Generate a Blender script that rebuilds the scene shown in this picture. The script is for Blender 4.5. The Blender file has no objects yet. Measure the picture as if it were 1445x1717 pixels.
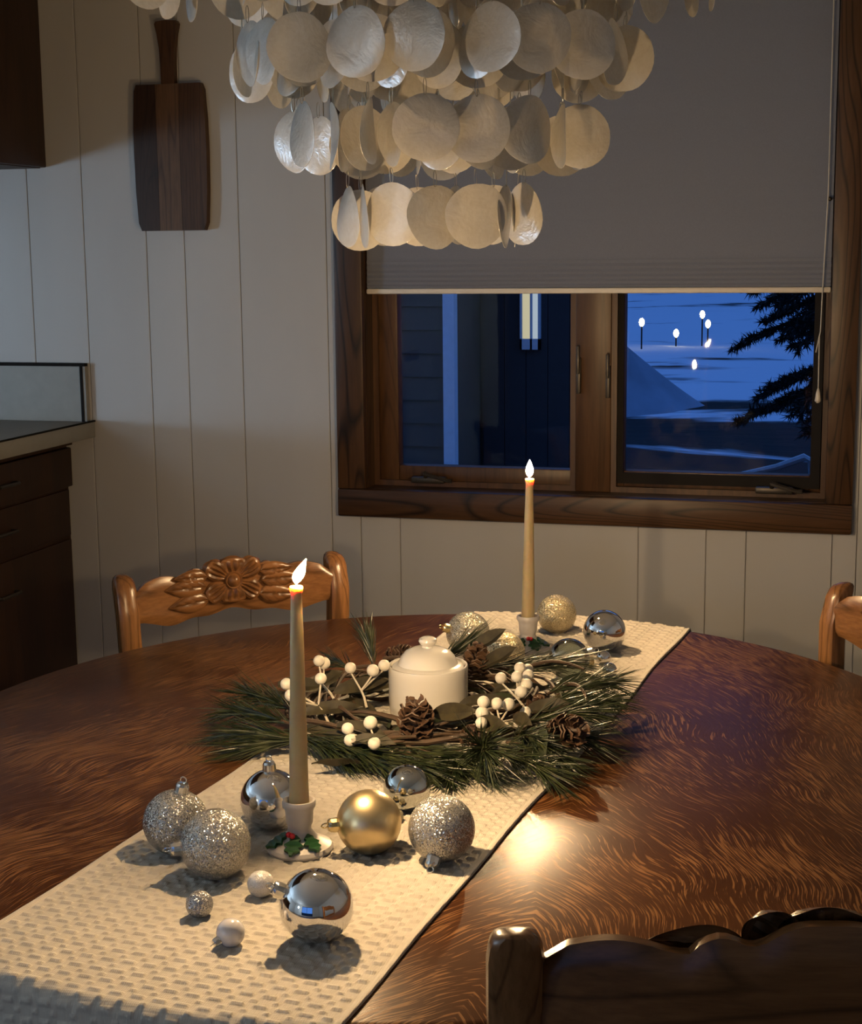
import bpy, bmesh, math, random
import numpy as np
from mathutils import Vector, Matrix, noise as mnoise
PI = math.pi
random.seed(7)
scn = bpy.context.scene
COL = scn.collection

# ------------------------------------------------------------------ camera
FPX, W, H = 2600.0, 1445.0, 1717.0
yaw, pitch, roll = math.radians(15.9), math.radians(9.45), math.radians(-0.6)
F = Vector((-math.sin(yaw)*math.cos(pitch), math.cos(yaw)*math.cos(pitch), -math.sin(pitch)))
R = Vector((math.cos(yaw), math.sin(yaw), 0))
U = R.cross(F)
R2 = R*math.cos(roll) + U*math.sin(roll)
U2 = -R*math.sin(roll) + U*math.cos(roll)
cd = bpy.data.cameras.new('camera'); cam = bpy.data.objects.new('camera', cd); COL.objects.link(cam)
cd.sensor_fit = 'HORIZONTAL'; cd.sensor_width = 36.0; cd.lens = FPX/W*36.0
cd.clip_start = 0.02; cd.clip_end = 500
mw = Matrix((R2, U2, -F)).transposed().to_4x4(); mw.translation = (0, 0, 1.45)
cam.matrix_world = mw
scn.camera = cam

# ------------------------------------------------------------------ sky, portals, exposure
SKY = (0.12, 0.31, 0.86)
SKY_STRENGTH = 0.9
FLAME = 6700.0           # radiance of a candle flame
LAMP = 74.0             # radiance of the cool kitchen lamp globe
wd = bpy.data.worlds.new('dusk_sky'); scn.world = wd; wd.use_nodes = True
bg = wd.node_tree.nodes['Background']
bg.inputs[0].default_value = (*SKY, 1); bg.inputs[1].default_value = SKY_STRENGTH

def portal(loc, rot, sx, sy):
    l = bpy.data.lights.new('window_portal', 'AREA'); l.shape = 'RECTANGLE'; l.size = sx; l.size_y = sy
    l.cycles.is_portal = True
    o = bpy.data.objects.new('window_portal', l); COL.objects.link(o); o.location = loc; o.rotation_euler = rot
    pass
portal((-0.675, 3.97, 1.15), (-PI/2, 0, 0), 1.2, 0.6)
portal((-1.2, -2.75, 1.1), (PI/2, 0, 0), 2.8, 2.1)
vs = scn.view_settings
vs.view_transform = 'Standard'; vs.look = 'None'; vs.gamma = 1.0; vs.use_curve_mapping = False
vs.exposure = 0.0
scn.display_settings.display_device = 'sRGB'
scn.cycles.use_denoising = True
scn.cycles.max_bounces = 7; scn.cycles.transparent_max_bounces = 16
scn.cycles.sample_clamp_indirect = 6.0
scn.cycles.caustics_reflective = False; scn.cycles.caustics_refractive = False

# ------------------------------------------------------------------ material helpers
MATS = {}
class NT:
    def __init__(s, name):
        s.m = bpy.data.materials.new(name); s.m.use_nodes = True
        s.t = s.m.node_tree; s.n = s.t.nodes; s.l = s.t.links
        s.b = s.n['Principled BSDF']; s.out = s.n['Material Output']
    def node(s, typ, **kw):
        n = s.n.new(typ)
        for k, v in kw.items(): setattr(n, k, v)
        return n
    def put(s, sock, v):
        if isinstance(v, bpy.types.NodeSocket): s.l.new(v, sock)
        elif v is not None:
            if isinstance(v, (tuple, list)) and len(v) == 3 and sock.type == 'RGBA': v = (*v, 1)
            sock.default_value = v
    def P(s, **kw):
        for k, v in kw.items(): s.put(s.b.inputs[k.replace('_', ' ')], v)
    def coord(s, which='Object', scale=(1, 1, 1), rot=(0, 0, 0), loc=(0, 0, 0)):
        c = s.node('ShaderNodeTexCoord'); mp = s.node('ShaderNodeMapping')
        s.l.new(c.outputs[which], mp.inputs[0])
        mp.inputs['Scale'].default_value = scale; mp.inputs['Rotation'].default_value = rot; mp.inputs['Location'].default_value = loc
        return mp.outputs[0]
    def noise(s, vec, scale=5, detail=4, rough=.55, dist=0.0, out=0):
        n = s.node('ShaderNodeTexNoise'); s.l.new(vec, n.inputs['Vector'])
        n.inputs['Scale'].default_value = scale; n.inputs['Detail'].default_value = detail
        n.inputs['Roughness'].default_value = rough; n.inputs['Distortion'].default_value = dist
        return n.outputs[out]
    def ramp(s, fac, stops, interp='LINEAR'):
        r = s.node('ShaderNodeValToRGB'); s.put(r.inputs[0], fac); r.color_ramp.interpolation = interp
        els = r.color_ramp.elements
        while len(els) < len(stops): els.new(0.5)
        for e, (p, c) in zip(els, stops):
            e.position = p; e.color = (*c, 1) if len(c) == 3 else c
        return r.outputs[0]
    def mix(s, fac, a, b, mode='MIX'):
        n = s.node('ShaderNodeMix', data_type='RGBA', blend_type=mode)
        s.put(n.inputs[0], fac); s.put(n.inputs[6], a); s.put(n.inputs[7], b)
        return n.outputs[2]
    def math(s, op, a, b=None, c=None):
        n = s.node('ShaderNodeMath', operation=op); s.put(n.inputs[0], a)
        if b is not None: s.put(n.inputs[1], b)
        if c is not None: s.put(n.inputs[2], c)
        return n.outputs[0]
    def vmath(s, op, a, b=None):
        n = s.node('ShaderNodeVectorMath', operation=op); s.put(n.inputs[0], a)
        if b is not None: s.put(n.inputs[1], b)
        return n.outputs[0]
    def sep(s, v):
        n = s.node('ShaderNodeSeparateXYZ'); s.l.new(v, n.inputs[0]); return n.outputs
    def comb(s, x, y, z):
        n = s.node('ShaderNodeCombineXYZ')
        for i, v in enumerate((x, y, z)): s.put(n.inputs[i], v)
        return n.outputs[0]
    def bump(s, h, strength=.3, dist=.002):
        n = s.node('ShaderNodeBump'); s.put(n.inputs['Height'], h)
        n.inputs['Strength'].default_value = strength; n.inputs['Distance'].default_value = dist
        s.l.new(n.outputs[0], s.b.inputs['Normal']); return n.outputs[0]

def plain(name, col, rough=.5, metal=0.0, var=.12, scale=30, bump=0.0, **kw):
    t = NT(name); v = t.coord()
    n = t.noise(v, scale, 5)
    c1 = tuple(x*(1-var) for x in col); c2 = tuple(min(1, x*(1+var)) for x in col)
    t.P(Base_Color=t.ramp(n, [(.3, c1), (.7, c2)]), Roughness=rough, Metallic=metal, **kw)
    if bump: t.bump(n, bump, .001)
    MATS[name] = t.m; return t.m

def wood(name, dark, mid, light, along='Z', scale=1.0, rough=.42, lines=26, contrast=.5):
    """grained timber: stretched noise for pores, distorted bands for growth rings"""
    t = NT(name)
    st = {'X': (.09, 1, 1), 'Y': (1, .09, 1), 'Z': (1, 1, .09)}[along]
    v = t.coord(scale=tuple(a*scale for a in st))
    low = t.noise(v, 5, 3, .5)
    wv = t.vmath('ADD', v, t.vmath('MULTIPLY', t.noise(v, 4, 2, .5, 0, 1), (.22, .22, .22)))
    ringsrc = t.noise(wv, 7, 1, .4)
    rings = t.math('PINGPONG', t.math('MULTIPLY', ringsrc, lines), 1.0)
    fine = t.noise(t.coord(scale=tuple(a*scale*(1 if a < .5 else 1) for a in st)), 90, 4, .6)
    base = t.ramp(low, [(.3, dark), (.5, mid), (.72, light)])
    rl = t.ramp(rings, [(0, (1-contrast,)*3), (.35, (1, 1, 1)), (1, (1, 1, 1))])
    c = t.mix(1.0, base, rl, 'MULTIPLY')
    c = t.mix(1.0, c, t.ramp(fine, [(.3, (.72, .72, .72)), (.65, (1.08, 1.08, 1.08))]), 'MULTIPLY')
    t.P(Base_Color=c, Roughness=rough, Specular_IOR_Level=.3)
    t.bump(t.math('ADD', t.math('MULTIPLY', rings, .5), fine), .18, .0008)
    MATS[name] = t.m; return t.m

def wall_paint():
    t = NT('panel_paint'); v = t.coord()
    n = t.noise(v, 220, 3); lo = t.noise(t.coord(scale=(1, 1, .25)), 3, 3)
    t.P(Base_Color=t.ramp(lo, [(.3, (.34, .338, .33)), (.7, (.385, .383, .375))]), Roughness=.55)
    t.bump(n, .12, .0006); MATS['paint'] = t.m
wall_paint()
plain('groove', (.26, .257, .25), .8)
plain('ceiling', (.70, .69, .66), .9, bump=.3, scale=120)
plain('plaster', (.60, .585, .55), .85, bump=.1, scale=90)
wood('casing', (.034, .0150, .0058), (.058, .027, .0105), (.090, .044, .018), 'Z', 1.0, .42, 46, .78)
wood('casing_x', (.034, .0150, .0058), (.058, .027, .0105), (.090, .044, .018), 'X', 1.0, .42, 46, .78)
wood('sash', (.040, .017, .006), (.060, .027, .010), (.085, .040, .015), 'Z', 1.2, .4, 18, .35)
wood('cabinet', (.018, .0075, .003), (.028, .011, .0045), (.038, .016, .006), 'Z', 1.0, .5, 14, .3)
wood('floorwood', (.10, .05, .022), (.15, .08, .035), (.2, .11, .05), 'Y', .8, .35, 12, .3)
wood('chairwood', (.105, .045, .0165), (.152, .069, .026), (.205, .099, .038), 'X', 2.2, .27, 16, .45)
wood('chairwood_z', (.105, .045, .0165), (.152, .069, .026), (.205, .099, .038), 'Z', 2.2, .27, 16, .45)
wood('board_dark', (.022, .010, .005), (.034, .016, .008), (.048, .023, .011), 'Z', 2.0, .5, 20, .4)
wood('board_mid', (.075, .040, .021), (.105, .058, .031), (.14, .08, .043), 'Z', 2.0, .5, 20, .45)
wood('board_warm', (.045, .020, .008), (.062, .029, .012), (.085, .042, .018), 'Z', 2.0, .5, 20, .45)
plain('bronze', (.045, .038, .03), .42, .6)
plain('dark_frame', (.014, .012, .011), .75, Specular_IOR_Level=.1)
plain('black_edge', (.012, .012, .012), .9, Specular_IOR_Level=.05)
plain('laminate', (.20, .195, .175), .5, var=.05)
plain('blind_fabric', (.135, .146, .180), .85, var=.04, scale=300, bump=.15)
plain('blind_rail', (.55, .50, .42), .5, var=.04)
plain('cord', (.45, .43, .38), .7)
plain('ceramic', (.62, .605, .565), .18, var=.02, Coat_Weight=.5, Coat_Roughness=.08)
plain('bisque', (.62, .58, .54), .38, var=.05, scale=60)
plain('holly', (.012, .07, .02), .3, var=.3)
plain('holly_berry', (.55, .02, .03), .25)
plain('berry', (.64, .61, .53), .55, var=.05, scale=200, bump=.1)
plain('berry_stem', (.52, .47, .38), .6)
plain('twig', (.062, .036, .019), .75, var=.35, scale=60, bump=.4)
plain('cone', (.044, .022, .012), .6, var=.35, scale=70, bump=.3)
plain('cone_tip', (.095, .052, .029), .6, var=.3, scale=70)
plain('wick', (.02, .015, .012), .9)
plain('silver_cap', (.75, .74, .72), .2, 1.0, var=.03)
plain('gold_cap', (.75, .6, .32), .2, 1.0, var=.03)
plain('chrome', (.80, .80, .82), .035, 1.0, var=.01)
plain('smoke_chrome', (.62, .64, .62), .06, 1.0, var=.02)
plain('matte_gold', (.70, .56, .32), .34, 1.0, var=.04, scale=40)
plain('wire', (.45, .42, .36), .35, .9)
plain('fixture', (.5, .48, .44), .4, .8)
plain('plastic_grey', (.3, .3, .3), .5)

def glitter(name, c1, c2, scale=1000, amt=1.1, metal=.75, rough=.22):
    t = NT(name); v = t.coord()
    vo = t.node('ShaderNodeTexVoronoi'); t.l.new(v, vo.inputs['Vector']); vo.inputs['Scale'].default_value = scale
    col = vo.outputs['Color']
    rnd = t.vmath('SUBTRACT', col, (.5, .5, .5))
    geo = t.node('ShaderNodeNewGeometry')
    sc = t.vmath('MULTIPLY', rnd, (amt, amt, amt))
    nn = t.vmath('NORMALIZE', t.vmath('ADD', geo.outputs['Normal'], sc))
    t.l.new(nn, t.b.inputs['Normal'])
    s = t.sep(col)
    t.P(Base_Color=t.ramp(s[0], [(0, c1), (1, c2)]), Metallic=metal, Roughness=rough)
    MATS[name] = t.m
glitter('glitter_silver', (.33, .325, .31), (.66, .64, .59))
glitter('glitter_mini', (.22, .22, .24), (.62, .62, .64), 1100)
glitter('glitter_gold', (.45, .37, .22), (.84, .74, .51), 1000)
glitter('glitter_champagne', (.42, .39, .31), (.80, .75, .61), 1000)
glitter('glitter_white', (.58, .56, .54), (.78, .76, .75), 1100, .6, .15, .3)
def pearl():
    t = NT('pearl'); lw = t.node('ShaderNodeLayerWeight'); lw.inputs[0].default_value = .4
    t.P(Base_Color=t.ramp(lw.outputs[1], [(0, (.66, .64, .63)), (1, (.56, .56, .66))]), Roughness=.18, Coat_Weight=.6, Coat_Roughness=.05, Subsurface_Weight=.15, Subsurface_Radius=(.01, .01, .01), Subsurface_Scale=.5)
    MATS['pearl'] = t.m
pearl()

def table_wood():
    """dark oak veneer with pale ray flecks fanning in feathered, book-matched sheets"""
    t = NT('table_oak')
    v = t.coord()
    warp = t.vmath('MULTIPLY', t.vmath('SUBTRACT', t.noise(v, 3.2, 2, .5, 0, 1), (.5, .5, .5)), (.17, .17, 0))
    p = t.sep(t.vmath('ADD', v, warp))
    m = t.math('ABSOLUTE', t.math('SUBTRACT', p[0], .255))           # distance from the spine of the feather
    ex = t.math('POWER', 2.718, t.math('MULTIPLY', m, -5.5))
    q = t.math('ADD', p[1], t.math('SUBTRACT', t.math('MULTIPLY', m, 3.0), t.math('MULTIPLY', t.math('SUBTRACT', 1.0, ex), .40)))
    al = t.math('SUBTRACT', t.math('MULTIPLY', m, 18.0), t.math('MULTIPLY', p[1], 12.0))
    fl = t.noise(t.comb(t.math('MULTIPLY', q, 225.0), al, 0.0), 1.0, 2.0, .5, .5)
    fl2 = t.noise(t.comb(t.math('MULTIPLY', q, 420.0), t.math('MULTIPLY', al, 2.2), 3.0), 1.0, 2, .5, .2)
    mask = t.noise(v, 4.0, 3, .5)
    thr = t.math('ADD', fl, t.math('MULTIPLY', t.math('SUBTRACT', mask, .5), .45))
    fleck = t.ramp(thr, [(.545, (0, 0, 0)), (.61, (1, 1, 1))])
    base = t.ramp(t.noise(v, 3.0, 4, .6), [(.3, (.040, .014, .0045)), (.55, (.062, .023, .0075)), (.75, (.092, .036, .012))])
    base = t.mix(t.math('MULTIPLY', fl2, .55), base, (.033, .011, .004))
    col = t.mix(t.math('MULTIPLY', fleck, .88), base, (.225, .108, .042))
    t.P(Base_Color=col, Roughness=t.math('ADD', .27, t.math('MULTIPLY', fl2, .12)), Specular_IOR_Level=.13)
    t.bump(t.math('ADD', fl2, fleck), .12, .0006)
    MATS['table'] = t.m
table_wood()

def fabric():
    t = NT('runner_cotton'); v = t.coord()
    p = t.sep(v)
    rib = t.math('SINE', t.math('MULTIPLY', p[0], 2*PI/.0022))
    rib2 = t.math('SINE', t.math('MULTIPLY', p[1], 2*PI/.003))
    n = t.noise(v, 500, 2)
    t.P(Base_Color=t.ramp(t.noise(v, 60, 4), [(.3, (.43, .395, .335)), (.7, (.51, .47, .40))]), Roughness=.95, Sheen_Weight=.2)
    t.bump(t.math('ADD', t.math('MULTIPLY', t.math('ADD', rib, t.math('MULTIPLY', rib2, .5)), .4), n), .35, .0006)
    MATS['runner'] = t.m
fabric()

def capiz():
    """thin window-oyster shell: milky, cloudy, lets light through"""
    t = NT('capiz_shell'); v = t.coord(); oi = t.node('ShaderNodeObjectInfo')
    off = t.vmath('ADD', v, t.comb(t.math('MULTIPLY', oi.outputs['Random'], 9.0), 0.0, t.math('MULTIPLY', oi.outputs['Random'], 5.0)))
    n = t.noise(off, 28, 4, .6, .6); n2 = t.noise(off, 160, 3, .6)
    c = t.ramp(n, [(.3, (.90, .86, .78)), (.55, (.97, .94, .88)), (.75, (.99, .98, .95))])
    c = t.mix(.25, c, t.ramp(n2, [(.35, (.78, .75, .68)), (.65, (1, 1, 1))]), 'MULTIPLY')
    d = t.node('ShaderNodeBsdfDiffuse'); t.put(d.inputs[0], c)
    tr = t.node('ShaderNodeBsdfTranslucent'); t.put(tr.inputs[0], t.mix(1.0, c, (1.0, .985, .95), 'MULTIPLY'))
    g = t.node('ShaderNodeBsdfGlossy'); g.inputs['Roughness'].default_value = .28; t.put(g.inputs[0], (.95, .97, 1.0))
    tp = t.node('ShaderNodeBsdfTransparent'); t.put(tp.inputs[0], (.95, .92, .85))
    bm = t.node('ShaderNodeBump'); t.put(bm.inputs['Height'], n); bm.inputs['Strength'].default_value = .5; bm.inputs['Distance'].default_value = .004
    for s_ in (d, g, tr): t.l.new(bm.outputs[0], s_.inputs['Normal'])
    m1 = t.node('ShaderNodeMixShader'); m1.inputs[0].default_value = .58; t.l.new(d.outputs[0], m1.inputs[1]); t.l.new(tr.outputs[0], m1.inputs[2])
    m2 = t.node('ShaderNodeMixShader'); m2.inputs[0].default_value = .03; t.l.new(m1.outputs[0], m2.inputs[1]); t.l.new(tp.outputs[0], m2.inputs[2])
    fr = t.node('ShaderNodeFresnel'); fr.inputs[0].default_value = 1.5
    m3 = t.node('ShaderNodeMixShader'); t.l.new(t.math('ADD', fr.outputs[0], .05), m3.inputs[0]); t.l.new(m2.outputs[0], m3.inputs[1]); t.l.new(g.outputs[0], m3.inputs[2])
    t.l.new(m3.outputs[0], t.out.inputs[0]); MATS['capiz'] = t.m
capiz()

def glass(name, tint=(.92, .95, .97), extra=0.0):
    t = NT(name)
    tp = t.node('ShaderNodeBsdfTransparent'); t.put(tp.inputs[0], tint)
    g = t.node('ShaderNodeBsdfGlossy'); g.inputs['Roughness'].default_value = .01
    fr = t.node('ShaderNodeFresnel'); fr.inputs[0].default_value = 1.27
    m = t.node('ShaderNodeMixShader'); t.l.new(t.math('ADD', fr.outputs[0], extra), m.inputs[0]); t.l.new(tp.outputs[0], m.inputs[1]); t.l.new(g.outputs[0], m.inputs[2])
    t.l.new(m.outputs[0], t.out.inputs[0]); MATS[name] = t.m
glass('pane'); glass('clear_glass', (.72, .80, .74), .32)

def emit(name, col, strength):
    t = NT(name); e = t.node('ShaderNodeEmission'); t.put(e.inputs[0], col); e.inputs[1].default_value = strength
    t.l.new(e.outputs[0], t.out.inputs[0]); MATS[name] = t.m
emit('flame', (1.0, .66, .33), FLAME)
emit('lamp_globe', (.52, .75, 1.0), LAMP)
emit('fill_lamp', (.74, .88, 1.0), 36.0)
emit('far_lamp', (1.0, .74, .38), 30)
emit('lit_yellow', (1.0, .86, .55), .62)
emit('lit_white', (.80, .90, 1.0), .55)

def wax():
    t = NT('candle_wax')
    n = t.noise(t.coord(), 60, 3)
    t.P(Base_Color=t.ramp(n, [(.3, (.50, .385, .20)), (.7, (.56, .43, .235))]), Roughness=.45, Subsurface_Weight=.6, Subsurface_Radius=(1.0, .50, .16), Subsurface_Scale=.011)
    MATS['wax'] = t.m
wax()
def needle(name, c1, c2):
    t = NT(name); oi = t.node('ShaderNodeTexCoord')
    n = t.noise(oi.outputs['Object'], 55, 2)
    t.P(Base_Color=t.ramp(n, [(.35, c1), (.65, c2)]), Roughness=.4 if name == 'needle' else .65, Transmission_Weight=0.0)
    MATS[name] = t.m
needle('needle', (.007, .016, .0055), (.043, .053, .019))
needle('leaf', (.016, .013, .006), (.044, .036, .015))
needle('leaf_green', (.014, .022, .009), (.034, .042, .017))
needle('spruce', (.006, .009, .010), (.014, .018, .02))
def snow():
    t = NT('snow_ground'); v = t.coord()
    p = t.sep(v)
    n = t.noise(t.coord(scale=(.16, .42, 1)), 1.0, 5, .55, .4)
    n2 = t.noise(t.coord(scale=(.5, 1.3, 1)), 1.0, 4, .6, .5)
    # bare, melted ground near the house; drifted snow farther out
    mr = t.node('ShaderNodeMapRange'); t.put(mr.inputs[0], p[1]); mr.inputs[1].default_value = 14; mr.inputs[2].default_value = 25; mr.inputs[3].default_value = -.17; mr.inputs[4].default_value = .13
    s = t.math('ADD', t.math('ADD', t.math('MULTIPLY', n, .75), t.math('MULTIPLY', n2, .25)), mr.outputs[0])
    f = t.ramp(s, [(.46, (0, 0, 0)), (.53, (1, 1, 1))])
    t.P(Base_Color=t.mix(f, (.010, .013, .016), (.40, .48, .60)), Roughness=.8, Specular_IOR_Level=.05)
    t.bump(n2, .5, .1); MATS['snow'] = t.m
snow()
plain('siding', (.030, .032, .036), .7, var=.1, scale=20)
plain('smooth_dark', (.018, .020, .028), .6)
plain('white_trim', (.55, .62, .74), .6, var=.05)
plain('roof', (.03, .03, .035), .9)
plain('shaded_snow', (.13, .17, .24), .8, var=.25, scale=1.5)  # mound snow, darkened in its colour for the shaded slope
plain('bark', (.03, .025, .022), .9)
plain('snowy_wood', (.30, .34, .40), .9)

# ------------------------------------------------------------------ mesh helpers
class MB:
    def __init__(s): s.v = []; s.f = []
    def add(s, v, f):
        o = len(s.v); s.v += [tuple(p) for p in v]; s.f += [tuple(i+o for i in q) for q in f]; return s
    def box(s, x0, x1, y0, y1, z0, z1, bev=0.0):
        if bev <= 0:
            v = [(x, y, z) for z in (z0, z1) for y in (y0, y1) for x in (x0, x1)]
            return s.add(v, [(0, 2, 3, 1), (4, 5, 7, 6), (0, 1, 5, 4), (2, 6, 7, 3), (0, 4, 6, 2), (1, 3, 7, 5)])
        bm = bmesh.new(); bmesh.ops.create_cube(bm, size=1)
        for vv in bm.verts: vv.co = Vector(((x0+x1)/2+vv.co.x*(x1-x0), (y0+y1)/2+vv.co.y*(y1-y0), (z0+z1)/2+vv.co.z*(z1-z0)))
        b = min(bev, .45*min(x1-x0, y1-y0, z1-z0))
        bmesh.ops.bevel(bm, geom=bm.edges[:], offset=b, segments=2, affect='EDGES', profile=.5)
        return s.bm(bm)
    def bm(s, bm):
        bm.verts.index_update()
        s.add([v.co[:] for v in bm.verts], [[v.index for v in f.verts] for f in bm.faces]); bm.free(); return s
    def tube(s, pts, rad, n=6, cap=True):
        pts = [Vector(p) for p in pts]
        if not hasattr(rad, '__len__'): rad = [rad]*len(pts)
        base = len(s.v); prev = None
        for i, p in enumerate(pts):
            d = (pts[min(i+1, len(pts)-1)] - pts[max(i-1, 0)]).normalized()
            if prev is None:
                a = Vector((0, 0, 1)) if abs(d.z) < .9 else Vector((1, 0, 0)); x = d.cross(a).normalized()
            else: x = (prev - d*prev.dot(d)).normalized()
            prev = x; y = d.cross(x)
            for k in range(n):
                a = 2*PI*k/n; s.v.append(tuple(p + (x*math.cos(a)+y*math.sin(a))*rad[i]))
        for i in range(len(pts)-1):
            for k in range(n):
                a, b = base+i*n+k, base+i*n+(k+1) % n
                s.f.append((a, b, b+n, a+n))
        if cap:
            s.f.append(tuple(base+k for k in range(n))[::-1]); e = base+(len(pts)-1)*n
            s.f.append(tuple(e+k for k in range(n)))
        return s
    def lathe(s, prof, n=32, sx=1.0, sy=1.0, ax=(0, 0, 0), M=None):
        base = len(s.v)
        for r, z in prof:
            for k in range(n):
                a = 2*PI*k/n; p = Vector((r*math.cos(a)*sx+ax[0], r*math.sin(a)*sy+ax[1], z+ax[2]))
                s.v.append(tuple(M @ p if M else p))
        for i in range(len(prof)-1):
            for k in range(n):
                a, b = base+i*n+k, base+i*n+(k+1) % n
                s.f.append((a, b, b+n, a+n))
        s.f.append(tuple(base+k for k in range(n))[::-1]); e = base+(len(prof)-1)*n
        s.f.append(tuple(e+k for k in range(n)))
        return s
    def ball(s, c, r, n=16, m=10, M=None):
        return s.lathe([(r*math.sin(PI*i/m) if 0 < i < m else r*.004, c[2]-r*math.cos(PI*i/m)) for i in range(m+1)], n, ax=(c[0], c[1], 0), M=M)
    def torus(s, c, R_, r, n=16, m=6, M=None):
        base = len(s.v)
        for i in range(n):
            a = 2*PI*i/n
            for j in range(m):
                b = 2*PI*j/m; p = Vector(((R_+r*math.cos(b))*math.cos(a), (R_+r*math.cos(b))*math.sin(a), r*math.sin(b)))
                if M: p = M @ p
                s.v.append(tuple(p+Vector(c)))
        for i in range(n):
            for j in range(m):
                s.f.append((base+i*m+j, base+((i+1) % n)*m+j, base+((i+1) % n)*m+(j+1) % m, base+i*m+(j+1) % m))
        return s
    def prism(s, poly, y0, y1):
        """poly in XZ, extruded along Y"""
        n = len(poly)
        v = [(x, y0, z) for x, z in poly] + [(x, y1, z) for x, z in poly]
        return s.add(v, [tuple(range(n)), tuple(range(2*n-1, n-1, -1))] + [(i, i+n, (i+1) % n+n, (i+1) % n) for i in range(n)])
    def mesh(s, name, mat=None, smooth=True):
        me = bpy.data.meshes.new(name); me.from_pydata(s.v, [], s.f); me.validate()
        bm = bmesh.new(); bm.from_mesh(me); bmesh.ops.recalc_face_normals(bm, faces=bm.faces[:]); bm.to_mesh(me); bm.free()
        if mat: me.materials.append(MATS[mat])
        if smooth:
            me.polygons.foreach_set('use_smooth', [True]*len(me.polygons))
            me.set_sharp_from_angle(angle=math.radians(38))
        return me
    def build(s, name, mat, parent=None, smooth=True, loc=None, rot=None):
        return inst(name, s.mesh(name, mat, smooth), parent, loc, rot)
def inst(name, me, parent=None, loc=None, rot=None, scale=None):
    o = bpy.data.objects.new(name, me); COL.objects.link(o)
    if parent: o.parent = parent
    if loc is not None: o.location = loc
    if rot is not None: o.rotation_euler = rot
    if scale is not None: o.scale = scale
    return o
def tag(o, label=None, cat=None, group=None, kind=None):
    if label: o['label'] = label
    if cat: o['category'] = cat
    if group: o['group'] = group
    if kind: o['kind'] = kind
    return o
def thing(name, label, cat, loc=(0, 0, 0), rot=(0, 0, 0), group=None):
    o = bpy.data.objects.new(name, None); COL.objects.link(o); o.location = loc; o.rotation_euler = rot
    o.empty_display_size = .05
    return tag(o, label, cat, group)
def struct(o, label=None):
    o['kind'] = 'structure'
    if label: o['label'] = label
    return o

# ------------------------------------------------------------------ room shell
WY = 3.80                     # face of the window wall
XL, XR, YF, ZC = -5.4, 1.7, -2.7, 2.42
struct(MB().box(XL-.15, XR+.15, YF-.15, WY+.2, -.12, 0).build('floor', 'floorwood', smooth=False), 'brown wooden floor of the dining room')
struct(MB().box(XL-.15, XR+.15, YF-.15, WY+.2, ZC, ZC+.12).build('ceiling', 'ceiling', smooth=False), 'pale ceiling above the dining table')
OX0, OX1, OZ0, OZ1 = -1.252, -.097, .85, 2.15        # clear opening of the window
wb = MB()
wb.box(XL-.15, OX0-.02, WY, WY+.16, 0, ZC).box(OX1+.02, XR+.15, WY, WY+.16, 0, ZC)
wb.box(OX0-.02, OX1+.02, WY, WY+.16, 0, OZ0-.02).box(OX0-.02, OX1+.02, WY, WY+.16, OZ1+.02, ZC)
wall = struct(wb.build('wall_back', 'groove', smooth=False), 'white vertical panelled wall around the window')
gx = [XL, -5.2, -4.95, -4.75, -4.4, -4.2, -3.9, -3.6, -3.4, -3.1, -2.85, -2.6, -2.42, -2.2, -2.037, -1.855, -1.746, -1.591, -1.352, -1.165, -.545, -.378, -.281, -.02, .18, .30, .52, .75, .88, 1.1, 1.3, 1.5, XR]
def panel(x0, x1, z0, z1):
    MB().box(x0+.0009, x1-.0009, WY-.004, WY+.001, z0, z1, .0014).build('panel', 'paint', wall, smooth=False)
for a, b in zip(gx[:-1], gx[1:]):
    lo, hi = OX0-.02, OX1+.02
    if b <= lo or a >= hi: panel(a, b, 0, ZC)
    else:
        if a < lo: panel(a, lo, 0, ZC)
        if b > hi: panel(hi, b, 0, ZC)
        a2, b2 = max(a, lo), min(b, hi)
        if b2-a2 > .01: panel(a2, b2, 0, OZ0-.02); panel(a2, b2, OZ1+.02, ZC)
struct(MB().box(-2.0, XR, WY-.024, WY-.006, 0, .09, .004).build('baseboard_back', 'casing_x', smooth=False))
struct(MB().box(XL-.15, XL, YF, WY, 0, ZC).build('wall_left', 'plaster', smooth=False), 'plain wall at the far side of the kitchen')
struct(MB().box(XR, XR+.15, YF, WY, 0, ZC).build('wall_right', 'plaster', smooth=False), 'plain wall to the right of the table')
# wall behind the camera with a wide glazed opening
wf = MB()
gx0, gx1, gz0, gz1 = -2.5, .1, .12, 2.1
wf.box(XL-.15, gx0, YF-.15, YF, 0, ZC).box(gx1, XR+.15, YF-.15, YF, 0, ZC).box(gx0, gx1, YF-.15, YF, gz1, ZC).box(gx0, gx1, YF-.15, YF, 0, gz0)
struct(wf.build('wall_front', 'plaster', smooth=False), 'plain wall with a wide glazed opening behind the viewer')
w2 = thing('window_2', None, None, ((gx0+gx1)/2, YF-.08, gz0)); struct(w2, 'wide glazed window behind the viewer')
ww, wh = gx1-gx0, gz1-gz0
fr = MB()
for a in (-ww/2, -.03, ww/2-.06): fr.box(a, a+.06, -.03, .03, 0, wh)
fr.box(-ww/2, ww/2, -.03, .03, 0, .07).box(-ww/2, ww/2, -.03, .03, wh-.07, wh)
fr.build('window_frame', 'sash', w2, smooth=False)
MB().box(-ww/2+.06, -.03, -.004, .004, .07, wh-.07).build('pane', 'pane', w2, smooth=False)
MB().box(.03, ww/2-.06, -.004, .004, .07, wh-.07).build('pane', 'pane', w2, smooth=False)

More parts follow.
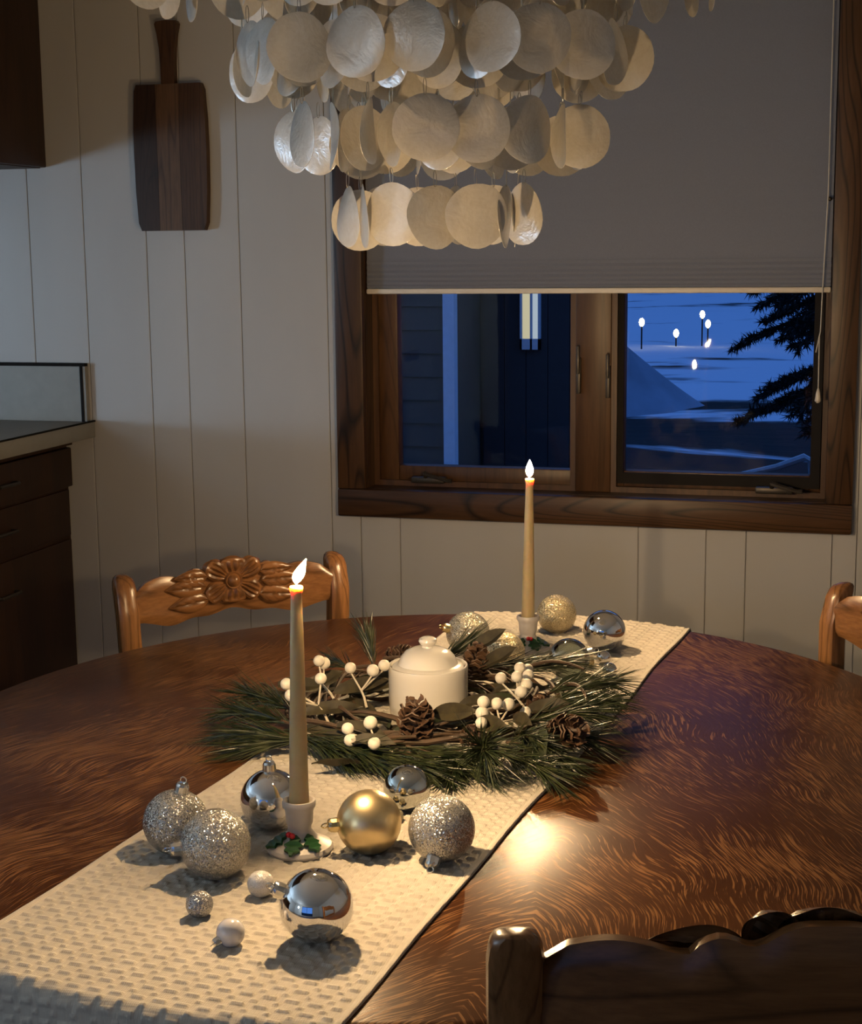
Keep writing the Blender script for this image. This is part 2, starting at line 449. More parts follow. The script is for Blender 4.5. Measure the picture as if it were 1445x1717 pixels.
# ------------------------------------------------------------------ the window
win = thing('window_1', None, None, (0, WY, 0)); struct(win, 'wooden double casement window in a dark stained casing')
CF = -.026     # casing front, local y
MB().box(-1.327, OX0, CF, 0, .85, 2.235, .004).build('casing', 'casing', win)
MB().box(OX1, -.033, CF, 0, .85, 2.235, .004).build('casing', 'casing', win)
MB().box(-1.327, -.033, CF-.004, 0, .778, .850, .005).build('casing', 'casing_x', win)
MB().box(-1.327, -.033, CF-.002, 0, 2.15, 2.235, .005).build('casing', 'casing_x', win)
jb = .145
MB().box(OX0-.02, OX0, 0, jb, OZ0, OZ1).build('jamb', 'casing', win, smooth=False)
MB().box(OX1, OX1+.02, 0, jb, OZ0, OZ1).build('jamb', 'casing', win, smooth=False)
MB().box(OX0-.02, OX1+.02, 0, jb, OZ1, OZ1+.02).build('jamb', 'casing_x', win, smooth=False)
MB().box(OX0-.02, OX1+.02, 0, jb, OZ0-.02, OZ0).build('window_sill', 'casing_x', win, smooth=False)
MB().box(-.716, -.626, .052, jb, OZ0, OZ1, .003).build('mullion', 'sash', win)
def stopframe(x0, x1):
    m = MB(); w = .014
    m.box(x0, x0+w, .058, .075, OZ0, OZ1).box(x1-w, x1, .058, .075, OZ0, OZ1).box(x0+w, x1-w, .058, .075, OZ0, OZ0+w).box(x0+w, x1-w, .058, .075, OZ1-w, OZ1)
    m.build('stop', 'sash', win, smooth=False)
stopframe(OX0, -.716); stopframe(-.626, OX1)
def sash(x0, x1, gl, gr, gb, mat, y0, y1, name):
    m = MB(); gt = OZ1-.06
    m.box(x0, gl, y0, y1, OZ0+.002, OZ1, .003).box(gr, x1, y0, y1, OZ0+.002, OZ1, .003).box(gl, gr, y0, y1, OZ0+.002, gb, .003).box(gl, gr, y0, y1, gt, OZ1, .003)
    o = m.build(name, mat, win)
    yg = (y0+y1)/2+.01
    MB().box(gl-.005, gr+.005, yg, yg+.006, gb-.005, gt+.005).build('pane', 'pane', o, smooth=False)
    return o
s1 = sash(OX0+.001, -.717, -1.189, -.726, .902, 'sash', .072, .115, 'sash')
s2 = sash(-.625, OX1-.001, -.597, -.137, .902, 'sash', .085, .125, 'sash')
m = MB()                                     # dark insect-screen frame in front of the right sash
for b in ((-.622, -.598, .075, .085, .871, OZ1), (-.137, -.114, .075, .085, .871, OZ1), (-.598, -.137, .075, .085, .871, .898)): m.box(*b)
m.build('screen_frame', 'dark_frame', win, smooth=False)
for cx in (-1.10, -.22):                     # folding crank operators on the lower rails
    c = MB().box(cx-.045, cx+.045, .030, .062, .862, .878, .004).build('crank_housing', 'bronze', win)
    MB().tube([(cx-.005, .032, .878), (cx-.005, .026, .888), (cx+.01, .022, .884), (cx+.055, .020, .872), (cx+.068, .02, .872)], [.006, .007, .006, .005, .006], 6).build('crank_handle', 'bronze', c)
for x, z0, z1 in ((-.706, 1.10, 1.19), (-.632, 1.09, 1.17)):
    c = MB().box(x-.005, x+.005, .036, .054, z0, z1, .002).build('latch', 'bronze', win)
    MB().box(x-.0035, x+.0035, .026, .038, z0+.05, z1+.03, .0015).build('latch_lever', 'bronze', c)

# cellular shade, half lowered
bl = thing('window_shade', 'grey pleated cellular shade half lowered over the window', 'shade', (0, WY, 0))
bx0, bx1 = -1.249, -.1
zz = []; z = 1.364; k = 0
while z < 2.13:
    p = .0100+.0085*min(1, k/9); zz += [(z, .0), (z+p/2, -.0030 if k < 6 else -.0008-.0010*abs(math.sin(k*1.7))**3)]; z += p; k += 1
zz.append((2.13, 0))
nx = 24; m = MB(); nz = len(zz)
for (z, dy) in zz:
    for i in range(nx+1):
        u = i/nx; m.v.append((bx0+(bx1-bx0)*u, .012+dy+.0012*math.sin(9*u+z*14)*math.sin(z*31), z))
for j in range(nz-1):
    for i in range(nx): m.f.append((j*(nx+1)+i, j*(nx+1)+i+1, (j+1)*(nx+1)+i+1, (j+1)*(nx+1)+i))
base = len(m.v)
for (z, dy) in zz:
    for xx in (bx0, bx1): m.v.append((xx, .030-dy, z))
for j in range(nz-1):
    a = base+2*j; m.f += [(a, a+1, a+3, a+2), (j*(nx+1), a, a+2, (j+1)*(nx+1)), (j*(nx+1)+nx, a+1, a+3, (j+1)*(nx+1)+nx)]
m.build('fabric', 'blind_fabric', bl)
MB().box(bx0-.001, bx1+.001, .004, .034, 1.350, 1.364, .004).build('bottom_rail', 'blind_rail', bl)
MB().box(bx0, bx1, .002, .04, 2.125, 2.149, .003).build('head_rail', 'blind_rail', bl)
MB().ball((-.108, .003, 1.567), .0055, 10, 8).build('cord_stop', 'bronze', bl)
cdp = MB().tube([(-.113, .0, 2.12), (-.112, -.001, 1.58), (-.118, -.001, 1.36), (-.120, -.002, 1.26), (-.129, -.002, 1.21), (-.122, -.002, 1.25), (-.121, -.002, 1.12)], .0014, 5).build('cord', 'cord', bl)
MB().lathe([(.002, 1.125), (.005, 1.115), (.0075, 1.095), (.003, 1.090)], 10, ax=(-.121, -.002, 0)).build('tassel', 'berry_stem', cdp)

# ------------------------------------------------------------------ kitchen peninsula at the left
PY0, PY1 = .9, WY-.008
cab = thing('base_cabinet', 'dark brown base cabinet with drawers under the pale worktop', 'cabinet', (0, 0, 0))
MB().box(-2.72, -2.118, PY0, PY1, .10, .945).build('body', 'cabinet', cab, smooth=False)
MB().box(-2.70, -2.17, PY0+.03, PY1, 0, .10).build('plinth', 'black_edge', cab, smooth=False)
n = 4; wdt = (PY1-PY0)/n
for i in range(n):
    a, b = PY0+i*wdt+.006, PY0+(i+1)*wdt-.006
    for (z0, z1, th, hz) in ((.832, .938, .018, .885), (.694, .822, .006, .76), (.115, .684, .006, None)):
        d = MB().box(-2.118, -2.118+th, a, b, z0, z1, .003).build('drawer' if hz else 'door', 'cabinet', cab)
        hz2 = hz or .60; ym = (a+b)/2
        MB().tube([(-2.118+th, ym-.05, hz2), (-2.098+th, ym-.045, hz2), (-2.098+th, ym+.045, hz2), (-2.118+th, ym+.05, hz2)], .005, 6).build('handle', 'bronze', d)
ct = thing('worktop', 'pale laminate worktop with thin dark edging on the cabinets', 'worktop', (0, 0, 0))
MB().box(-2.78, -2.027, PY0-.03, PY1, .967, 1.010, .003).build('slab', 'laminate', ct)
MB().box(-2.032, -2.0255, PY0-.03, PY1, 1.0095, 1.0135).build('edge_strip', 'black_edge', ct, smooth=False)
MB().box(-2.78, -2.10, PY0-.02, PY1, .945, .967).build('batten', 'cabinet', ct, smooth=False)
bs = thing('backsplash', 'pale upstand with black trim at the end of the worktop', 'backsplash', (0, 0, 0))
MB().box(-2.78, -2.058, WY-.022, WY-.0065, 1.0105, 1.160).build('board', 'laminate', bs, smooth=False)
MB().box(-2.78, -2.043, WY-.025, WY-.0065, 1.160, 1.168).build('trim', 'black_edge', bs, smooth=False)
MB().box(-2.058, -2.050, WY-.025, WY-.0065, 1.0105, 1.160).build('trim', 'black_edge', bs, smooth=False)
MB().box(-2.050, -2.043, WY-.023, WY-.0065, 1.0105, 1.160).build('trim', 'laminate', bs, smooth=False)
uc = thing('upper_cabinet', 'dark brown hanging cabinet with round knob beside the wall', 'cabinet', (0, 0, 0))
UY0 = 1.9
MB().box(-2.56, -2.155, UY0, PY1, 1.686, ZC-.001).build('body', 'cabinet', uc, smooth=False)
for i in range(4):
    w = (PY1-UY0)/4
    d = MB().box(-2.155, -2.135, UY0+i*w+.002, UY0+(i+1)*w-.002, 1.688, ZC-.03, .003).build('door', 'cabinet', uc)
    MB().lathe([(.006, 0), (.006, .012), (.014, .018), (.016, .024), (.010, .030)], 12, M=Matrix.Translation((-2.135, UY0+i*w+.05, 1.80)) @ Matrix.Rotation(PI/2, 4, 'Y')).build('knob', 'bronze', d)
# cool lamp on a low cupboard in the kitchen (the bluish light on the wall)
sb = thing('kitchen_cupboard', 'low cupboard at the far side of the kitchen', 'cupboard', (-4.65, 1.3, 0))
MB().box(-.3, .3, -.5, .5, 0, .80, .004).build('body', 'cabinet', sb); MB().box(-.32, .32, -.52, .52, .80, .84, .004).build('top', 'laminate', sb)
kl = thing('kitchen_lamp', 'cool white globe lamp on the kitchen cupboard', 'lamp', (-4.63, 1.3, .84))
MB().lathe([(.09, 0), (.09, .012), (.04, .02), (.035, .05), (.05, .06), (.05, .068)], 24).build('base', 'fixture', kl)
MB().ball((0, 0, .275), .215, 32, 20).build('globe', 'lamp_globe', kl)

fl = thing('fill_lamp', 'added cool white globe fill lamp behind the viewer', 'lamp', (-2.9, -1.7, 0))  # unseen lamp, added to lift the shadows from behind the camera
MB().lathe([(.14, 0), (.14, .02), (.03, .03), (.012, .05), (.012, 1.35), (.03, 1.37)], 24).build('stand', 'fixture', fl)
MB().ball((0, 0, 1.50), .15, 24, 16).build('globe', 'fill_lamp', fl)

# ------------------------------------------------------------------ cutting board on the wall
cb = thing('cutting_board', 'long dark wooden cutting board with flared handle hanging on the wall', 'cutting board', (-1.766, WY-.029, 1.517))
def half(z):                                            # half width against height
    pts = [(0, .088), (.02, .096), (.10, .1005), (.20, .1020), (.28, .1005), (.355, .096), (.371, .090)]
    for (a, wa), (b, wb_) in zip(pts[:-1], pts[1:]):
        if z <= b: return wa+(wb_-wa)*(z-a)/(b-a)
    return pts[-1][1]
zs = [0, .006, .02, .06, .1, .15, .2, .25, .28, .32, .355, .366, .371]
def strip(l, r, mat):
    L = [(max(-half(z), l) if l > -.2 else -half(z), z) for z in zs]; Rr = [(min(half(z), r) if r < .2 else half(z), z) for z in zs]
    MB().prism(L+Rr[::-1], 0, .022).build('strip', mat, cb)
strip(-.3, -.036, 'board_dark'); strip(-.0355, .028, 'board_mid'); strip(.0285, .3, 'board_warm')
hp = [(-.0185, .3712), (-.0188, .42), (-.021, .46), (-.026, .495), (-.032, .520), (-.028, .527), (0, .529), (.028, .527), (.032, .520), (.026, .495), (.021, .46), (.0188, .42), (.0185, .3712)]
MB().prism(hp, .001, .021).build('handle', 'board_warm', cb)

# ------------------------------------------------------------------ dining table
TX, TY, TA, TB_, TZ = -.5936, 2.0744, .777, .835, .75
tb = thing('dining_table', 'round dark oak dining table with strongly figured top', 'table', (TX, TY, 0))
prof = [(.05, .722), (.93, .722), (.965, .722), (.985, .726), (.998, .735), (1.0, .741), (.996, .747), (.988, .75), (.5, .75), (.02, .75)]
MB().lathe(prof, 128, TA, TB_).build('top', 'table', tb)
MB().lathe([(.82, .66), (.84, .66), (.84, .722), (.82, .722)], 96, TA, TB_).build('apron', 'chairwood', tb)
MB().lathe([(.10, .10), (.13, .14), (.12, .2), (.075, .26), (.06, .40), (.085, .55), (.14, .62), (.16, .69), (.16, .721)], 32).build('pedestal', 'chairwood_z', tb)
for k in range(4):
    a = PI/4+k*PI/2; c, s_ = math.cos(a), math.sin(a)
    MB().tube([(c*r, s_*r, z) for r, z in ((.08, .17), (.2, .16), (.34, .10), (.46, .05), (.52, .032))], [.05, .045, .038, .034, .03], 8).build('foot', 'chairwood', tb)

# ------------------------------------------------------------------ table runner, woven with raised floats
def make_runner():
    ang = math.radians(5.0); d = np.array([math.sin(ang), math.cos(ang)]); nn = np.array([math.cos(ang), -math.sin(ang)])
    C0 = np.array([-.5995, 2.0])
    wv, st = .428, .00165
    nu = int(wv/st); us = np.linspace(-wv/2, wv/2, nu+1)
    def edge(u, sg):                 # distance along d at which the table ends
        p = C0+nn*u-np.array([TX, TY]); A = (d[0]/(TA-.004))**2+(d[1]/(TB_-.004))**2
        B = 2*(p[0]*d[0]/TA**2+p[1]*d[1]/TB_**2); Cc = (p[0]/TA)**2+(p[1]/TB_)**2-1
        return (-B+sg*math.sqrt(B*B-4*A*Cc))/(2*A)
    e1 = np.array([edge(u, 1) for u in us]); e0 = np.array([edge(u, -1) for u in us])
    S0, S1 = -1.0, 1.06
    nv = int((S1-S0)/st); ss = np.linspace(S0, S1, nv+1)
    Ug, Sg = np.meshgrid(us, ss); E1 = np.broadcast_to(e1, Ug.shape); E0 = np.broadcast_to(e0, Ug.shape)
    r = .012
    def bend(over):                  # over >0: past the edge -> horizontal advance, drop, tilt
        t = np.clip(over, 0, r*PI/2)
        th = t/r
        h = r*np.sin(th); z = -r*(1-np.cos(th))-np.clip(over-r*PI/2, 0, None)
        return h, z, th
    h1, z1, t1 = bend(Sg-E1); h0, z0, t0 = bend(E0-Sg)
    Sx = np.clip(Sg, E0, E1)+h1-h0; Z = z1+z0; TH = t1-t0
    # weave relief
    px, py = .0235, .0205
    def bumps(u, s, a, b):
        x = np.abs((u/px) % 1-.5)*px; y = np.abs((s/py) % 1-.5)*py
        fx = np.clip((a-x)/.0015, 0, 1); fy = np.clip((b-y)/.0015, 0, 1)
        return np.sin(fx*PI/2)*np.sin(fy*PI/2)
    rl = 0.0021*bumps(Ug, Sg, .0074, .0034)+.0018*bumps(Ug+px/2, Sg+py/2, .0036, .0030)
    edgew = np.clip((wv/2-np.abs(Ug))/.012, 0, 1); rl = rl*(edgew > .9)+.0012*(edgew < .55)
    rl += .0007*np.sin(Ug*23+Sg*9)*np.sin(Sg*17-Ug*5)+.0007
    T = .0022+rl
    wob = .0025*np.sin(Sg*7.3)+.0015*np.sin(Sg*17+1)          # slightly wavy selvedge
    Uw = Ug+wob*(Ug/(wv/2))
    off = T*np.sin(TH)
    P = np.empty(Ug.shape+(3,))
    P[..., 0] = nn[0]*Uw+d[0]*(Sx+off); P[..., 1] = nn[1]*Uw+d[1]*(Sx+off); P[..., 2] = Z+T*np.cos(TH)
    n1, n2 = Ug.shape
    idx = np.arange(n1*n2).reshape(n1, n2)
    q = np.stack([idx[:-1, :-1], idx[:-1, 1:], idx[1:, 1:], idx[1:, :-1]], -1).reshape(-1, 4)
    verts = P.reshape(-1, 3)
    # hem: boundary folded down to the underside
    loop = np.concatenate([idx[0, :], idx[1:, -1], idx[-1, -2::-1], idx[-2:0:-1, 0]])
    bT = T.reshape(-1)[loop]-.0004; bth = TH.reshape(-1)[loop]
    low = verts[loop].copy(); low[:, 0] -= d[0]*bT*np.sin(bth); low[:, 1] -= d[1]*bT*np.sin(bth); low[:, 2] -= bT*np.cos(bth)
    b0 = len(verts); L = len(loop); li = np.arange(L)
    q2 = np.stack([loop[li], b0+li, b0+(li+1) % L, loop[(li+1) % L]], -1)
    verts = np.concatenate([verts, low]); quads = np.concatenate([q, q2])
    me = bpy.data.meshes.new('table_runner'); me.vertices.add(len(verts)); me.vertices.foreach_set('co', verts.astype(np.float32).ravel())
    me.loops.add(quads.size); me.loops.foreach_set('vertex_index', quads.astype(np.int32).ravel())
    me.polygons.add(len(quads)); me.polygons.foreach_set('loop_start', np.arange(0, quads.size, 4, dtype=np.int32)); me.polygons.foreach_set('loop_total', np.full(len(quads), 4, np.int32))
    me.update(calc_edges=True); me.validate()
    me.polygons.foreach_set('use_smooth', [True]*len(me.polygons)); me.materials.append(MATS['runner'])
    o = inst('table_runner', me, None, (C0[0], C0[1], TZ+.0002))
    tag(o, 'cream woven cotton runner with raised pattern lying along the table', 'table runner')
make_runner()
RZ = TZ+.0032        # top of the cloth

# ------------------------------------------------------------------ chairs
def leaf_relief(L, Wd, hgt, veins=5):
    """a carved leaf lying in XZ, proud towards +Y"""
    m = MB(); nu, nv = 14, 8
    for i in range(nu+1):
        u = i/nu; w = Wd*math.sin(PI*min(1, u**.8))**.8*(1-.25*u)+.0004
        for j in range(nv+1):
            v = j/nv*2-1
            ht = hgt*(1-v*v)**.5*(.55+.45*abs(math.cos(veins*PI*(u-.25*abs(v)))))*(.4+.6*math.sin(PI*u)) - (.4*hgt if abs(v) < .1 else 0)
            m.v.append((u*L, max(0, ht), v*w))
    for i in range(nu):
        for j in range(nv):
            a = i*(nv+1)+j; m.f.append((a, a+1, a+nv+2, a+nv+1))
    return m
leaf_me = leaf_relief(.085, .020, .006).mesh('carved_leaf', 'chairwood')
leaf2_me = leaf_relief(.07, .017, .006, 4).mesh('carved_leaf', 'chairwood')
def petal_mesh():
    m = MB(); nu, nv = 10, 10
    for i in range(nu+1):
        u = i/nu; w = .0185*math.sin(PI*(.12+.80*u))**.75*(.55+.6*u)
        for j in range(nv+1):
            v = j/nv*2-1
            ht = .0035+.0085*math.sin(PI*u*.9+.25)*(1-.8*v*v)+.003*u
            if abs(abs(v)-.4) < .12 and .15 < u < .75: ht -= .0034
            if abs(v) < .08 and .1 < u < .8: ht -= .0038
            if abs(v) > .98 or i == nu: ht = 0
            m.v.append((v*w*1.22, ht, .010+.039*u*(1-.10*v*v)))
    for i in range(nu):
        for j in range(nv):
            a = i*(nv+1)+j; m.f.append((a, a+1, a+nv+2, a+nv+1))
    return m.mesh('petal', 'chairwood')
petal_me = petal_mesh()
def make_chair(label, loc, rotz, sc_=1.0):
    t = thing('dining_chair', label, 'chair', (*loc, 0), (0, 0, rotz), 'carved chairs around the table'); t.scale = (sc_,)*3
    hw = .215
    # back posts: curved, rounded tops, sweeping backwards
    for s in (-1, 1):
        path = [(s*.195, .03, 0), (s*.198, .012, .2), (s*.2, .0, .44), (s*.206, -.004, .6), (s*.212, .002, .72), (s*.215, .0, .80), (s*.215, -.012, .845)]
        m = MB(); pts = []
        for i in range(len(path)-1):
            for k in range(3): pts.append(Vector(path[i]).lerp(Vector(path[i+1]), k/3))
        pts.append(Vector(path[-1])); base = 0; nn = 12
        pts += [Vector((s*.215, -.0165, .857)), Vector((s*.215, -.021, .864)), Vector((s*.215, -.026, .868)), Vector((s*.215, -.031, .8695))]
        sc = [1]*(len(pts)-4)+[.93, .78, .5, .08]
        for p, q in zip(pts, sc):
            for k in range(nn):
                a = 2*PI*k/nn; ca, sa = math.cos(a), math.sin(a)
                ex = .0205*math.copysign(abs(ca)**.6, ca)*(q if q > .4 else q*1.2); ey = .016*math.copysign(abs(sa)**.6, sa)*(q if q < 1 else 1)
                if p.z > .7: ey *= 1.25
                m.v.append((p.x+ex, p.y+ey, p.z))
        for i in range(len(pts)-1):
            for k in range(nn):
                a, b = i*nn+k, i*nn+(k+1) % nn; m.f.append((a, b, b+nn, a+nn))
        m.f.append(tuple(range(nn))[::-1]); m.f.append(tuple((len(pts)-1)*nn+k for k in range(nn)))
        m.build('post', 'chairwood_z', t)
    for s in (-1, 1):
        MB().lathe([(.016, 0), (.019, .05), (.017, .12), (.021, .2), (.018, .3), (.022, .4), (.022, .44)], 14, ax=(s*.2, .40, 0)).build('leg', 'chairwood_z', t)
    MB().box(-.225, .225, -.01, .43, .44, .475, .012).build('seat', 'chairwood', t)
    for y in (.03, .39): MB().box(-.19, .19, y-.01, y+.01, .39, .44).build('seat_rail', 'chairwood', t, smooth=False)
    for z, y in ((.2, .40), (.22, .015)): MB().tube([(-.195, y, z), (.195, y, z)], .010, 8).build('stretcher', 'chairwood', t)
    def bow(u): return -.028*(1-u*u)
    def topz(u):
        a = abs(u)
        z = .853+.007*math.cos(a*9)*(a > .45)+.030*math.exp(-((a-.36)/.10)**2)*.45+.024*math.exp(-(a/.22)**4)
        return z - .012*max(0, (a-.88)/.12)
    def botz(u):
        a = abs(u); return .772+.010*math.exp(-(a/.3)**2)-.008*math.exp(-((a-.52)/.16)**2)+.004*math.cos(u*14)-.004*math.exp(-(a/.2)**2)+.006*max(0, (a-.85)/.15)
    m = MB(); nx, nz = 64, 8; th = .011
    for side in (1, -1):
        for i in range(nx+1):
            u = i/nx*2-1
            for j in range(nz+1):
                v = j/nz; zv = botz(u)+(topz(u)-botz(u))*v
                y = bow(u)+side*th*(1-.55*abs(2*v-1)**6)
                m.v.append((u*.203, y, zv))
    S = (nx+1)*(nz+1)
    for side in (0, 1):
        for i in range(nx):
            for j in range(nz):
                a = side*S+i*(nz+1)+j; m.f.append((a, a+1, a+nz+2, a+nz+1))
    for i in range(nx):
        for j in (0, nz):
            a = i*(nz+1)+j; m.f.append((a, a+nz+1, a+nz+1+S, a+S))
    for i in (0, nx):
        for j in range(nz):
            a = i*(nz+1)+j; m.f.append((a, a+1, a+1+S, a+S))
    cr = m.build('crest_rail', 'chairwood', t)
    # lower back slat
    m = MB()
    for i in range(25):
        u = i/24*2-1
        for y, z in ((bow(u)*.7-.008, .600), (bow(u)*.7+.008, .600), (bow(u)*.7+.008, .645+.012*(1-u*u)), (bow(u)*.7-.008, .645+.012*(1-u*u))): m.v.append((u*.198, y, z))
    for i in range(24):
        for k in range(4): m.f.append((4*i+k, 4*i+(k+1) % 4, 4*i+4+(k+1) % 4, 4*i+4+k))
    m.f += [(0, 1, 2, 3), (96, 97, 98, 99)]
    m.build('back_slat', 'chairwood', t)
    # carved flower and leaves on the front of the crest rail
    fy = bow(0)+th-.0015
    for k in range(6):
        inst('petal', petal_me, cr, (0, fy, .838), (0, k*PI/3, 0), (1.75, 1, .95) if k % 3 == 0 else (1.15, 1.1, 1.36))
    MB().lathe([(.016, -.001), (.018, .009), (.016, .0125), (.013, .0105), (.0105, .0155), (.005, .0195), (.0005, .0205)], 20, M=Matrix.Translation((0, fy, .838)) @ Matrix.Rotation(-PI/2, 4, 'X')).build('flower_boss', 'chairwood', cr)
    for s in (1, -1):
        for (x, z, a, me) in ((.056, .832, -.02, leaf_me), (.050, .806, .08, leaf_me), (.052, .850, -.05, leaf2_me)):
            u = (x+.05)/.203
            o = inst('carved_leaf', me, cr, (s*x, bow(u)+th-.0015, z), (0, a if s > 0 else PI-a, 0), (1, 1, 1))
            o.rotation_euler = (0, a if s > 0 else PI-a, math.atan(.10*s))
    return t
make_chair('carved flower-backed wooden chair between the table and the cutting board wall', (-1.154, 2.685), math.radians(224.6))
make_chair('carved wooden chair cut off at the right, below the window casing', (.08, 2.595), math.radians(127.6))
make_chair('nearest carved chair seen dark from behind at the lower right', (-.022, 1.155), math.radians(14), 1.09)

# ------------------------------------------------------------------ candles and holders
def make_holder(label, loc, holly_rot):
    t = thing('candle_holder', label, 'candle holder', loc, group='white ceramic candle holders')
    MB().lathe([(.034, 0), (.0385, .002), (.0395, .005), (.0375, .009), (.030, .0125), (.021, .018), (.0150, .025), (.0135, .029), (.0142, .032), (.0160, .036), (.0166, .048), (.0172, .053), (.0198, .056), (.0202, .060), (.0192, .0635), (.0165, .0635), (.0135, .0595), (.0133, .042), (.001, .041)], 40).build('body', 'bisque', t)
    def leaf(c, a, L, Wd, tilt):
        pts = []; n = 7
        for i in range(n+1):
            u = i/n; w = Wd*math.sin(PI*(.06+.9*u)); pts.append((u*L, w*(1.0 if i % 2 else .55)))
        poly = pts+[(x, -y) for x, y in pts[::-1]]
        m = MB(); N = len(poly)
        M = Matrix.Translation(c) @ Matrix.Rotation(a, 4, 'Z') @ Matrix.Rotation(tilt, 4, 'Y')
        v = [M @ Vector((x, y, .0022-.25*abs(y))) for x, y in poly]+[M @ Vector((x, y, -.0015-.25*abs(y))) for x, y in poly]
        h = N//2
        f = []
        for i in range(h-1): f += [(i, i+1, N-2-i, N-1-i), (N+i, 2*N-1-i, 2*N-2-i, N+i+1)]
        f += [(i, N+i, N+(i+1) % N, (i+1) % N) for i in range(N)]
        m.add(v, f); m.build('holly_leaf', 'holly', t, smooth=False)
    # leaves lie on the sloping foot, towards holly_rot
    for da, L, Wd in ((-.85, .029, .0115), (.12, .030, .012), (.95, .027, .011)):
        a = holly_rot+da
        leaf((.0165*math.cos(a), .0165*math.sin(a), .0245), a, L, Wd, .50)
    a = holly_rot-.3
    for k in (0, 1): MB().ball((.020*math.cos(a+.25*k), .020*math.sin(a+.25*k), .0262-.001*k), .0036, 10, 8).build('holly_berry', 'holly_berry', t)
    return t
def make_candle(label, loc, height, tilt, lean, seed):
    rnd = random.Random(seed)
    t = thing('candle', label, 'candle', loc, tilt, group='lit tan taper candles')
    pr = [(.0112, 0), (.0122, .002)]
    for i in range(13):
        u = i/12; r = .0120-(.0120-.0066)*u**1.15
        pr.append((r+.00012*math.sin(17*u+seed), .004+(height-.013)*u))
    pr += [(.0071, height-.007), (.0077, height-.0045), (.0078, height-.0015), (.0072, height), (.0060, height-.0012), (.0035, height-.0035), (.001, height-.004)]
    MB().lathe(pr, 28).build('wax', 'wax', t)
    MB().tube([(0, 0, height-.006), (.0003, 0, height+.001), (.0012*lean, 0, height+.0065)], [.0011, .0010, .0007], 6).build('wick', 'wick', t)
    m = MB(); prof = [(.0006, 0), (.0040, .003), (.0060, .007), (.0066, .0105), (.0060, .0145), (.0046, .0190), (.0028, .0235), (.0013, .0270), (.0002, .0295)]
    n = 16
    for r, z in prof:
        for k in range(n):
            a = 2*PI*k/n; m.v.append((r*math.cos(a)+lean*.25*z+lean*6*z*z, r*math.sin(a), height+.0035+z))
    for i in range(len(prof)-1):
        for k in range(n):
            a, b = i*n+k, i*n+(k+1) % n; m.f.append((a, b, b+n, a+n))
    m.f.append(tuple(range(n))[::-1]); m.f.append(tuple((len(prof)-1)*n+k for k in range(n)))
    m.build('flame', 'flame', t)
NH = (-.633, 1.640); FH = (-.571, 2.625)
make_holder('white ceramic candle holder with holly leaves among the nearer ornaments', (*NH, RZ-.0005), math.radians(-92))
make_holder('white ceramic candle holder behind the wreath at the far end', (*FH, RZ-.0005), math.radians(-60))
make_candle('lit tan taper candle in front of the wreath, flame leaning right', (*NH, RZ+.0413), 1.0735-RZ-.0413, (0, .012, 0), 1.0, 1)
make_candle('lit tan taper candle standing behind the wreath, before the window', (*FH, RZ+.0413), 1.061-RZ-.0413, (0, .010, 0), 0.0, 2)

# ------------------------------------------------------------------ ornaments
def cap_mesh(r):
    m = MB(); n = 20; h = r*.30; rr = r*.20
    prof = [(rr*1.02, -r*.03), (rr*1.05, h*.15), (rr*.98, h*.75), (rr*.85, h), (rr*.2, h*1.04)]
    base = 0
    for i, (a, z) in enumerate(prof):
        for k in range(n):
            q = 1+(.07 if (k % 2 and i < 3) else 0); t_ = 2*PI*k/n; m.v.append((a*q*math.cos(t_), a*q*math.sin(t_), z))
    for i in range(len(prof)-1):
        for k in range(n):
            a, b = i*n+k, i*n+(k+1) % n; m.f.append((a, b, b+n, a+n))
    m.f.append(tuple((len(prof)-1)*n+k for k in range(n)))
    return m.mesh('cap', None), h
def ornament(label, c, r, mat, capdir, cap='silver_cap', group=None, name='bauble', loop=True):
    t = thing(name, label, 'ornament', (c[0], c[1], RZ+r-.0008), group=group)
    big = r > .02
    MB().ball((0, 0, 0), r, 56 if big else 28, 36 if big else 18).build('sphere', mat, t)
    me, h = cap_mesh(r if big else r*1.5); me.materials.append(MATS[cap])
    me.polygons.foreach_set('use_smooth', [False]*len(me.polygons))
    d = Vector(capdir).normalized(); q = Vector((0, 0, 1)).rotation_difference(d)
    co = inst('cap', me, t, d*r*.985, q.to_euler())
    if loop:
        k = r if big else r*1.4
        MB().torus((0, 0, h+k*.10), k*.10, k*.022, 14, 5, Matrix.Rotation(PI/2, 3, 'X')).build('loop', cap, co)
    return t
G1, G2 = 'baubles around the nearer candle', 'baubles around the farther candle'
GM = 'miniature baubles on the runner'
cl, cr_, cu = -R, R, Vector((0, 0, 1)); cn = -Vector((F.x, F.y, 0)).normalized()      # towards the viewer
ornament('mirror silver bauble nearest the viewer, beside two tiny white ones', (-.530, 1.415), .038, 'chrome', cl*.8+cu*.42+cn*.1, group=G1)
ornament('silver glitter bauble at the far left with upright cap', (-.773, 1.598), .0385, 'glitter_silver', cu*1.0+cl*(-.22)+cn*.05, group=G1)
ornament('silver glitter bauble in front of its twin, cap pointing left', (-.697, 1.541), .0400, 'glitter_silver', cl*.9+cn*.32+cu*.02, group=G1)
ornament('mirror silver bauble left of the near candle behind glitter baubles', (-.693, 1.700), .0375, 'chrome', cu*1.0+cl*.02, group=G1)
ornament('satin gold bauble right of the near candle', (-.551, 1.654), .0383, 'matte_gold', cl*.95+cn*.25+cu*.02, cap='gold_cap', group=G1)
ornament('silver glitter bauble right of the gold one near the runner edge', (-.462, 1.653), .0390, 'glitter_silver', cn*.72+cu*(-.62)+cl*.25, group=G1)
ornament('smoky mirror bauble tucked under the front of the wreath', (-.548, 1.800), .0300, 'smoke_chrome', cl*.2-cn*.9+cu*.2, group=G1)
